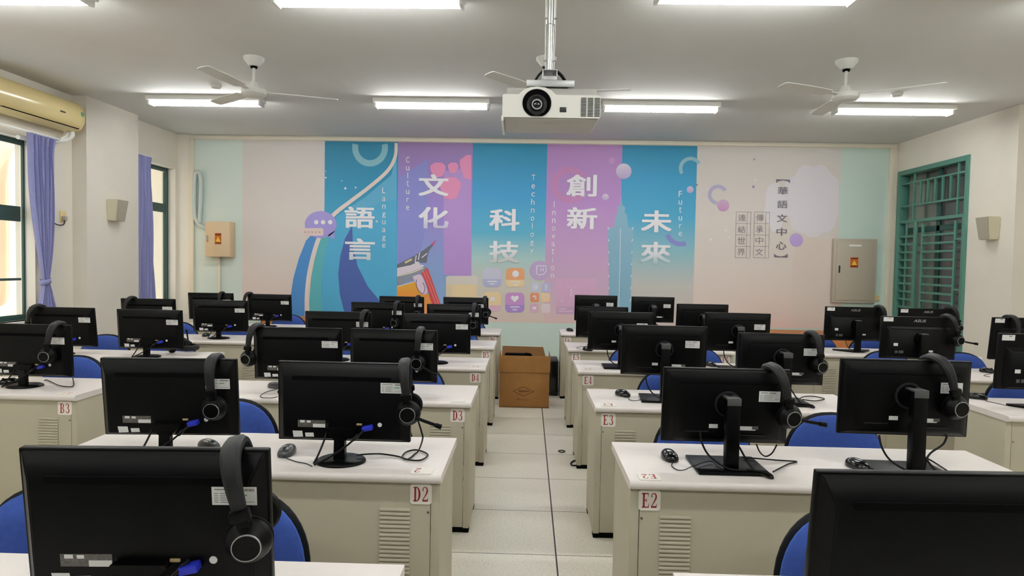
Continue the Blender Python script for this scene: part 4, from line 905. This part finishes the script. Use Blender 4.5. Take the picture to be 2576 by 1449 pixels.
MON = {
'B3': ('V', -2.945, 3.769, 0.794, -2.4, 2.7), 'A4': ('V', -3.643, 5.017, 0.799, -0.4, 6.9), 'B4': ('V', -2.933, 4.981, 0.796, -1.3, 4.6),
'A5': ('V', -3.681, 6.230, 0.801, 3.0, 6.1), 'B5': ('V', -2.974, 6.225, 0.799, 4.7, 6.7), 'A6': ('V', -3.657, 7.425, 0.804, 2.0, 6.0),
'B6': ('V', -2.977, 7.430, 0.801, -2.8, 5.0), 'C2': ('V', -1.391, 2.507, 0.812, 3.5, 6.2), 'D2': ('V', -0.707, 2.501, 0.808, -0.4, 2.2),
'C3': ('V', -1.345, 3.787, 0.806, 1.0, 5.0), 'D3': ('V', -0.779, 3.777, 0.807, -4.2, 3.5), 'C4': ('V', -1.469, 5.028, 0.807, -1.1, 5.9),
'D4': ('V', -0.695, 4.984, 0.807, 0.4, 5.2), 'C5': ('V', -1.443, 6.243, 0.807, -3.0, 5.9), 'D5': ('V', -0.707, 6.244, 0.802, -0.6, 6.0),
'C6': ('V', -1.443, 7.435, 0.805, -3.5, 5.9), 'D6': ('V', -0.707, 7.442, 0.808, -2.6, 5.6), 'D1': ('V', -0.806, 1.371, 0.799, 3.2, 6.0),
'E1': ('V', 0.8435, 1.340, 0.800, 1.9, 6.3), 'E2': ('W', 0.783, 2.564, 0.822, -0.4, 5.3), 'F2': ('W', 1.472, 2.557, 0.869, -1.9, 2.7),
'E3': ('W', 0.802, 3.820, 0.871, -4.8, 6.2), 'F3': ('W', 1.478, 3.807, 0.837, -1.9, 2.6), 'E4': ('W', 0.715, 4.988, 0.861, -1.4, 5.0),
'F4': ('W', 1.608, 5.016, 0.870, -2.6, 5.7), 'E5': ('W', 0.713, 6.221, 0.821, -2.8, 5.8), 'F5': ('W', 1.666, 6.241, 0.863, 1.0, 5.5),
'E6': ('W', 0.791, 7.550, 0.867, -0.6, 5.6), 'F6': ('W', 1.447, 7.550, 0.862, -1.8, 5.2), 'G5': ('A', 3.103, 6.250, 0.839, -0.7, 3.3),
'G4': ('A', 2.978, 5.024, 0.842, -2.4, 2.2), 'H5': ('A', 3.761, 6.230, 0.839, 3.5, 4.9), 'H4': ('A', 3.782, 5.017, 0.853, 0.9, 6.0), 'G3': ('A', 2.966, 3.789, 0.844, 0.1, 4.0)}
SEAT = {'A': 'far-left seat by the windows', 'B': 'second seat from the left windows', 'C': 'second seat left of the aisle', 'D': 'first seat left of the aisle',
        'E': 'first seat right of the aisle', 'F': 'second seat right of the aisle', 'G': 'third seat right of the aisle', 'H': 'fourth seat right of the aisle'}
def seat(n): return '%s row, %s' % (ORD[int(n[1])-1], SEAT[n[0]])
KIND = {'V': 'black monitor on round foot', 'W': 'black monitor on square foot', 'A': 'black thin monitor with logo'}
MROOT = {}
for n, (k, x, y, zb, yaw, tilt) in MON.items():
    D = MS[k]; t = thing('computer_monitor', '%s, %s' % (KIND[k], seat(n)), 'monitor', (x, y, HD+.0008), rad(yaw), 'computer monitors seen from behind')
    h = obj('housing', D['housing'], None, t, (0, 0, zb-HD), (rad(tilt), 0, 0))
    for me in D['sub']: obj(me.name.split('.')[0], me, None, h)
    for me in D['stand']:
        o = obj(me.name.split('.')[0], me, None, t)
        if k != 'V' and me.name.startswith(('hinge', 'stand_column')):
            dz = (zb-.83) + (0.0)
            if me.name.startswith('hinge'): o.location.z = dz
            else: o.scale.z = (0.285+dz)/0.285
    MROOT[n] = t

# ---------------------------------------------------------------- headsets
def headset_meshes():
    L = []
    # headband: padded strip bent in the yz plane, inner top at the origin
    path = []
    for i in range(25):
        a = PI*(1-i/24); c, s_ = math.cos(a), math.sin(a)
        path.append(((abs(c)**.75)*(1 if c >= 0 else -1)*.072, -.098+(abs(s_)**.8)*.098))
    path = [(-.074, -.112)]+path+[(.074, -.112)]
    bm = NB(); rings = []
    for i, (a, b) in enumerate(path):
        p = Vector((a, b)); q = Vector(path[min(i+1, len(path)-1)])-Vector(path[max(i-1, 0)]); q.normalize(); nr = Vector((-q.y, q.x))
        if nr.dot(p-Vector((0, -.1))) < 0: nr = -nr
        u = abs(i-(len(path)-1)/2)/((len(path)-1)/2); th = .017-.007*u**3; hw = .0205-.0065*u*u
        sec = [(-hw, 0), (-hw, th*.6), (-hw*.6, th), (hw*.6, th), (hw, th*.6), (hw, 0)]
        rings.append([bm.verts.new((sx, p.x+nr.x*d, p.y+nr.y*d)) for sx, d in sec])
    for A, B in zip(rings, rings[1:]):
        for j in range(6): bm.faces.new((A[j], A[(j+1) % 6], B[(j+1) % 6], B[j]))
    bm.faces.new(rings[0]); bm.faces.new(rings[-1]); L.append(('headband', M_(bm, 'headband', M_LEATHER), None))
    for s in (-1, 1):
        bm = NB(); bx(bm, -.0205, .0205, s*.080-.010, s*.080+.010, -.130, -.106, .004); bx(bm, -.0135, .0135, s*.080-.004, s*.080+.004, -.175, -.12, .002)
        L.append(('slider', M_(bm, 'slider', M_BLACK), None))
        R = Matrix.Translation((0, s*.057, -.182)) @ Matrix.Rotation(-s*PI/2, 4, 'X')
        bm = NB(); lathe(bm, [(0, 0), (.046, 0), (.048, .008), (.044, .020), (.034, .030), (.029, .040), (0, .040)], R); cup = M_(bm, 'ear_cup', M_BLACK)
        bm = NB(); lathe(bm, [(.022, -.004), (.026, -.010), (.042, -.010), (.048, -.004), (.048, .001), (.022, .001)], R); cu = M_(bm, 'ear_cushion', M_CUSH)
        bm = NB(); lathe(bm, [(.0272, .0395), (.0272, .0418), (.0288, .0418), (.0295, .040), (.0295, .0385)], R); ri = M_(bm, 'trim_ring', M_SILVER)
        L.append(('ear_cup', cup, [('ear_cushion', cu), ('trim_ring', ri)]))
    return L
HSM = headset_meshes()
bm = NB(); tube(bm, [(.03, -.082, -.195), (.05, -.089, -.207), (.105, -.095, -.232)], .0065, 8); cyl(bm, (.1, -.095, -.23), (.122, -.096, -.24), .009, .010, n=12); MIC = M_(bm, 'microphone', M_BLACK)
def headset(loc, rz, roll, label, mic=True, ring=True, cup_tilt=0, group='black headsets'):
    t = thing('headset', label, 'headset', loc, 0, group)
    t.rotation_euler = (rad(cup_tilt), rad(roll), rad(rz)); 
    for nm, me, sub in HSM:
        o = obj(nm, me, None, t)
        for nm2, m2 in sub or []:
            obj(nm2, m2, None, o)
    if mic: obj('microphone', MIC, None, t)
    return t
# monitor, offset along its top edge, turn about z, sideways swing, microphone shown
HS = [('D1', .190, 9, -12, False), ('C2', .178, 4, -4, False), ('D2', .238, 6, -6, True), ('D3', .165, 4, 3, True), ('C4', .215, -6, 2, False), ('C5', .195, 0, 4, False), ('D5', .20, 0, 2, False),
      ('C6', .195, 0, 0, False), ('D6', .222, 0, -6, True), ('E2', .172, 10, -15, True), ('F2', .10, 10, -16, False), ('F3', .165, 8, -8, False), ('C3', -.235, -20, 8, False),
      ('B3', .19, 9, 10, False), ('A4', -.185, -14, 10, False), ('A5', -.15, -20, 12, False), ('B6', -.235, -30, 10, False), ('A6', .13, 0, 0, False),
      ('G5', .225, 14, -10, False), ('G4', .205, 14, -16, True), ('H5', .22, 14, -14, False), ('H4', -.14, 6, -3, False)]
for n, dx, rz, roll, mic in HS:
    k, x, y, zb, yaw, tilt = MON[n]; H_ = MS[k]['H']; yt = -math.sin(rad(tilt))*H_; yw = rad(yaw)
    oy = yt + (-.003 if k != 'A' else 0.0)
    loc = Vector((x+dx*math.cos(yw)-oy*math.sin(yw), y+dx*math.sin(yw)+oy*math.cos(yw), zb+H_*math.cos(rad(tilt))+.0045+.0185*abs(math.sin(rad(roll)))))
    t = headset(loc, yaw+max(-9, min(9, rz)), roll, 'black headset hung over the monitor of the %s' % seat(n), mic, cup_tilt=tilt)
# two headsets lying on desks
t = headset((-2.68, 5.13, HD+.051), 150, -90, 'black headset lying on the desk beside the monitor, fourth row, second seat from left windows', True)
t = headset((1.75, 5.185, HD+.051), 10, -90, 'black headset lying on the desk, fourth row, behind the third-row monitors right of aisle', False)

# headset cords that lie on the desks are parts of their headsets
def part_world(parent, name, pts, r, m):
    bpy.context.view_layer.update(); inv = parent.matrix_world.inverted()
    P = [Vector((p.x, p.y, max(p.z, HD+r+.001))) for p in smooth_pts([Vector(p) for p in pts], 6)]
    bm = NB(); tube(bm, [inv @ p for p in P], r, 8, raw=True); return obj(name, bm, m, parent)
heads = {o['label']: o for o in COL.objects if o.name.startswith('headset')}
def hs_of(n): return heads['black headset hung over the monitor of the %s' % seat(n)]
def dk(px, py, h=.0065): return at_z(px, py, HD+h)
cup = Vector((-.44, 2.41, .925))
part_world(hs_of('D2'), 'headset_cord', [at_y(1049, 1050, 2.42), at_y(1060, 1085, 2.44), at_y(1063, 1105, 2.45), dk(1050, 1138), dk(1026, 1155), dk(1012, 1150), dk(1022, 1137), dk(1048, 1132), dk(1076, 1143), dk(1060, 1157), dk(1030, 1157), dk(1000, 1148), dk(960, 1142, .01), dk(935, 1142, .022), dk(915, 1143, .024), dk(898, 1145, .024)], .0032, M_CABLE)
part_world(hs_of('B3'), 'headset_cord', [at_y(183, 946, 3.68), dk(184, 957), dk(186, 967), dk(178, 973), dk(150, 970), dk(128, 960), dk(118, 956), dk(112, 957)], .003, M_CABLE)
part_world(hs_of('E2'), 'headset_cord', [dk(1866, 1150, .02), dk(1900, 1153, .02), dk(1960, 1158), dk(2004, 1161), dk(1984, 1167), dk(1962, 1178, .012), dk(1945, 1187, .02)], .003, M_CABLE)
part_world(hs_of('F3'), 'headset_cord', [dk(2012, 1003, .02), dk(2022, 998, .018), dk(2045, 997), dk(2074, 1003), dk(2056, 1008), dk(2040, 1008, .014), dk(2018, 1005, .02)], .003, M_CABLE)
part_world(MROOT['E2'], 'signal_cable', [at_y(1903, 1118, 2.56), at_y(1912, 1138, 2.58), at_y(1926, 1148, 2.6), at_y(1942, 1140, 2.59), at_y(1954, 1119, 2.57)], .003, M_CABLE)
part_world(MROOT['F2'], 'signal_cable', [at_y(2382, 1098, 2.55), at_y(2372, 1118, 2.54), at_y(2343, 1138, 2.52), at_y(2331, 1155, 2.5), dk(2328, 1172), dk(2340, 1182)], .004, M_CABLE)
part_world(MROOT['F2'], 'usb_cable', [dk(2308, 1146, .03), dk(2330, 1152, .02), dk(2355, 1166), dk(2384, 1185)], .0032, M_CABLE)

# ---------------------------------------------------------------- mice
def mouse_mesh(bm):
    bmesh.ops.create_uvsphere(bm, u_segments=20, v_segments=12, radius=1)
    for v in bm.verts:
        x, y, z = v.co; z = max(z, -.35)
        v.co = Vector((math.copysign(abs(x)**.75, x)*.031*(1-.04*y), math.copysign(abs(y)**.85, y)*.054, (z+.35)*.027*(1+.12*y)))
bm = NB(); mouse_mesh(bm); ME_MOUSE = M_(bm, 'shell', M_BLACKG)
bm = NB(); mouse_mesh(bm); ME_MOUSEG = M_(bm, 'shell', mat('grey_mouse_plastic', rgb(62, 62, 66), .3))
bm = NB(); R = Matrix.Translation((0, -.026, .031)) @ Matrix.Rotation(PI/2, 4, 'Y'); lathe(bm, [(0, -.004), (.007, -.004), (.008, 0), (.007, .004), (0, .004)], R, 14); ME_WHEEL = M_(bm, 'scroll_wheel', M_DGREY)
def mouse(n, px, py, rz, cord=None, grey=False, extra='on the desk'):
    p = at_z(px, py, HD)
    t = thing('computer_mouse', '%s computer mouse %s, %s' % ('grey' if grey else 'glossy black', extra, seat(n)), 'mouse', (p.x, p.y, HD+.0005), rad(rz), 'computer mice')
    s = obj('shell', ME_MOUSEG if grey else ME_MOUSE, None, t); obj('scroll_wheel', ME_WHEEL, None, t)
    if cord: part_world(t, 'mouse_cord', [p+Vector((math.sin(rad(rz))*.05, -math.cos(rad(rz))*.05, .006))]+cord, .0018, M_CABLE)
    return t
mouse('D2', 722, 1143, 0, [dk(735, 1158, .003), dk(752, 1163, .003), dk(770, 1166, .003), dk(785, 1173, .003)], True)
mouse('C2', 525, 1128, 60, None, True)
mouse('E2', 1684, 1155, 5, [dk(1690, 1172, .003), dk(1704, 1182, .003), dk(1722, 1182, .006), dk(1740, 1174, .02), dk(1785, 1160, .022), dk(1802, 1170, .018), dk(1818, 1184, .018)])
mouse('F2', 2158, 1178, 20, [dk(2172, 1188, .006), dk(2190, 1192, .02), dk(2204, 1192, .02)])
mouse('E3', 1566, 996, 35, [dk(1583, 1005, .003), dk(1596, 1008, .008), dk(1612, 1006, .02), dk(1628, 1003, .018)])
mouse('E6', 1433, 833, 30); mouse('E5', 1478, 882, 40, [dk(1470, 872, .003), dk(1450, 875, .003), dk(1470, 880, .003)])
mouse('F4', 1787, 921, 20); mouse('B3', 22, 966, -50); mouse('G4', 2484, 937, 40, [dk(2475, 944, .003), dk(2490, 948, .003)]); mouse('G3', 2458, 1003, 60, [dk(2480, 1008, .003), dk(2510, 1015, .003), dk(2530, 1020, .003)])
mouse('C3', 694, 976, 70, [dk(670, 986, .003), dk(655, 998, .003), dk(680, 1001, .003), dk(698, 998, .003)], True); mouse('B5', 518, 846, 10)

# ---------------------------------------------------------------- chairs
def sup(a, b, e, n=44):
    o = []
    for i in range(n):
        t = 2*PI*i/n; c, s_ = math.cos(t), math.sin(t)
        o.append((a*(abs(c)**(2/e))*(1 if c >= 0 else -1), b*(abs(s_)**(2/e))*(1 if s_ >= 0 else -1)))
    return o
def pad(bm, outline, cz, y0, y1, curve, bev=.015):
    """upright cushion: outline (x,z) about cz, bulging front y0, back y1"""
    n = len(outline); rings = []
    for k, (sc, yy) in enumerate(((.0, y0-.010), (.6, y0-.007), (.93, y0), (1.0, y0+.012), (1.0, y1-.008), (.96, y1), (.0, y1))):
        if sc == 0: rings.append([bm.verts.new((0, yy+curve*0, cz))])
        else: rings.append([bm.verts.new((a*sc, yy+curve*((a*sc)**2)*-1, cz+b*sc)) for a, b in outline])
    for A, B in zip(rings, rings[1:]):
        for j in range(n):
            if len(A) == 1: bm.faces.new((A[0], B[(j+1) % n], B[j]))
            elif len(B) == 1: bm.faces.new((A[j], A[(j+1) % n], B[0]))
            else: bm.faces.new((A[j], A[(j+1) % n], B[(j+1) % n], B[j]))
OUT = sup(.222, .222, 2.35)
bm = NB(); pad(bm, OUT, .61, -.028, .0, .55); ME_BR = M_(bm, 'backrest', M_BLUE)
bm = NB(); pad(bm, [(a*1.046, b*1.046) for a, b in OUT], .61, -.006, .02, .55); ME_SH = M_(bm, 'back_shell', M_RIM)
bm = NB(); n = len(OUT); rings = []
for sc, z in ((0, .478), (.8, .476), (.96, .466), (1, .45), (1, .43), (0, .43)):
    rings.append([bm.verts.new((0, -.29, z))] if sc == 0 else [bm.verts.new((a*sc, -.29+b*sc*.95, z)) for a, b in OUT])
for A, B in zip(rings, rings[1:]):
    for j in range(n):
        if len(A) == 1: bm.faces.new((A[0], B[j], B[(j+1) % n]))
        elif len(B) == 1: bm.faces.new((A[j], A[(j+1) % n], B[0]))
        else: bm.faces.new((A[j], A[(j+1) % n], B[(j+1) % n], B[j]))
ME_ST = M_(bm, 'seat', M_BLUE)
bm = NB(); tube(bm, [(0, .03, .62), (0, .045, .5), (0, .03, .42), (0, -.05, .405), (0, -.29, .41)], .022, 10); ME_BK = M_(bm, 'back_bracket', M_RIM)
bm = NB(); cyl(bm, (0, -.29, .07), (0, -.29, .43), .025); ME_CO = M_(bm, 'gas_column', M_RIM)
bm = NB()
for k in range(5):
    a = 2*PI*k/5+.3; tube(bm, [(0, -.29, .1), (.11*math.cos(a), -.29+.11*math.sin(a), .09), (.215*math.cos(a), -.29+.215*math.sin(a), .062)], .018, 8)
ME_BS = M_(bm, 'star_base', M_RIM)
bm = NB(); cyl(bm, (-.012, 0, .0255), (.012, 0, .0255), .025, n=16); cyl(bm, (0, 0, .03), (0, 0, .065), .008, n=8); ME_CA = M_(bm, 'caster', M_MATT)
def chair(n, x, yoff=.75, rz=0):
    rows = ROWL if n[0] in 'ABCD' else ROWR; y = rows[int(n[1])-1]+yoff
    t = thing('office_chair', 'blue chair with rounded black-rimmed back, %s' % seat(n), 'chair', (x, y, 0), rad(rz), 'blue office chairs')
    for me in (ME_BR, ME_SH, ME_ST, ME_BK, ME_CO, ME_BS): obj(me.name.split('.')[0], me, None, t)
    for k in range(5):
        a = 2*PI*k/5+.3; obj('caster', ME_CA, None, t, (.215*math.cos(a), -.29+.215*math.sin(a), 0), (0, 0, a))
for n, x in (('C1', -1.36), ('D1', -.845), ('E1', .945), ('C2', -1.40), ('D2', -.76), ('E2', .83), ('F2', 1.44), ('B3', -3.04), ('C3', -1.40), ('D3', -.76), ('E3', .95), ('F3', 1.5), ('G3', 3.19),
             ('A4', -3.63), ('B4', -3.06), ('C4', -1.545), ('D4', -1.05), ('E4', .91), ('F4', 1.43), ('G4', 3.0), ('H4', 3.62), ('A5', -3.66), ('B5', -3.05), ('C5', -1.43), ('D5', -.72), ('E5', .85), ('F5', 1.45), ('G5', 2.95), ('H5', 3.5),
             ('A6', -3.66), ('B6', -2.93), ('C6', -1.43), ('D6', -.72), ('E6', .85), ('F6', 1.45)):
    chair(n, x)

# ---------------------------------------------------------------- things at the end of the aisle
cbx = thing('cardboard_box', 'open brown cardboard box standing at the end of the aisle', 'cardboard box', (-.018, 6.80, 0))
T = .006
bm = NB(); bx(bm, -.262, .262, 0, T, 0, .375, .001); bx(bm, -.262, .262, .34, .346, 0, .375, .001); bx(bm, -.262, -.256, T, .34, 0, .375, .001); bx(bm, .256, .262, T, .34, 0, .375, .001); bx(bm, -.262, .262, 0, .346, 0, .005)
obj('box_body', bm, M_CARD, cbx)
bm = NB(); prism(bm, [(-.270, .385), (-.262, .375), (.25, .375), (.268, .395), (.27, .53), (.262, .548), (-.27, .55)], -.012, -.006); obj('front_flap', bm, M_CARD, cbx)
bm = NB(); prism(bm, [(-.26, .375), (.26, .375), (.2, .60), (-.25, .605)], .35, .356); obj('rear_flap', bm, M_CARDIN, cbx)
bm = NB(); prism(bm, [(.01, .375), (.335, .375), (.31, .56), (.03, .555)], .262, .268, 'X'); obj('side_flap', bm, M_CARD, cbx)
bm = NB(); prism(bm, [(.01, .375), (.335, .375), (.31, .56), (.03, .555)], -.268, -.262, 'X'); obj('side_flap', bm, M_CARD, cbx)
bm = NB(); y = -.0006
def dstroke(bm, pts, wd):
    for (a, b), (c, d) in zip(pts, pts[1:]):
        t = Vector((c-a, d-b)).normalized()*wd/2; V = [bm.verts.new(p) for p in ((a-t.y, y, b+t.x), (c-t.y, y, d+t.x), (c+t.y, y, d-t.x), (a+t.y, y, b-t.x))]; bm.faces.new(V)
dstroke(bm, [(-.115, .172), (-.01, .222), (.1, .172), (-.01, .122), (-.115, .172)], .005)
rr = random.Random(5); dstroke(bm, [(-.06+i*.0065, .174+.009*math.sin(i*2.1)*(.5+rr.random())) for i in range(19)], .006)
dstroke(bm, [(-.08+i*.008, .083+.006*math.sin(i*2.6)*(.5+rr.random())) for i in range(18)], .003); dstroke(bm, [(-.075, .097), (-.04, .097)], .004)
obj('printed_logo', bm, M_CARDINK, cbx, smooth=False)
bm = NB(); bx(bm, -.22, .07, .05, .3, .3, .54, .02); tube(bm, [(-.21, .06, .545), (-.1, .06, .552), (0, .06, .548)], .012, 8); tube(bm, [(.0, .06, .56), (.05, .06, .555), (.07, .06, .54)], .014, 8)
tag(obj('dark_bag', bm, M_MATT, None, (-.018, 6.80, 0)), 'black bag poking out of the open cardboard box', 'bag')
pc = thing('computer_tower', 'black computer tower standing behind the cardboard box in the aisle', 'computer', (.275, 7.46, 0))
bm = NB(); bx(bm, -.095, .095, 0, .40, .012, .40, .004); obj('case', bm, M_BLACK, pc)
bm = NB(); bx(bm, -.093, .093, -.012, 0, .014, .398, .004); fp = obj('front_bezel', bm, M_BLACKG, pc)
bm = NB(); bx(bm, -.05, .0, -.0128, -.012, .05, .056); obj('printed_mark', bm, M_STICKG, fp)
for sx in (-.075, .075):
    bm = NB(); bx(bm, sx-.015, sx+.015, .02, .38, 0, .013); obj('foot', bm, M_MATT, pc)
bm = NB(); P = [at_z(1450, 1158, .005), at_z(1442, 1160, .005), at_z(1436, 1166, .005), at_z(1441, 1171, .005), at_z(1456, 1170, .005)]
tube(bm, P, .006, 8); tag(obj('power_lead', bm, M_CABLE), 'short black cord loop on the floor by the fourth-row desk leg', 'cord')
c = at_z(1413, 1135, .004); bm = NB(); tube(bm, [(c.x+.026*math.cos(a), c.y+.028*math.sin(a), .004) for a in [2*PI*i/16 for i in range(17)]], .004, 6)
tag(obj('floor_ring', bm, M_CABLE), 'small black ring lying on the aisle floor tiles', 'ring')
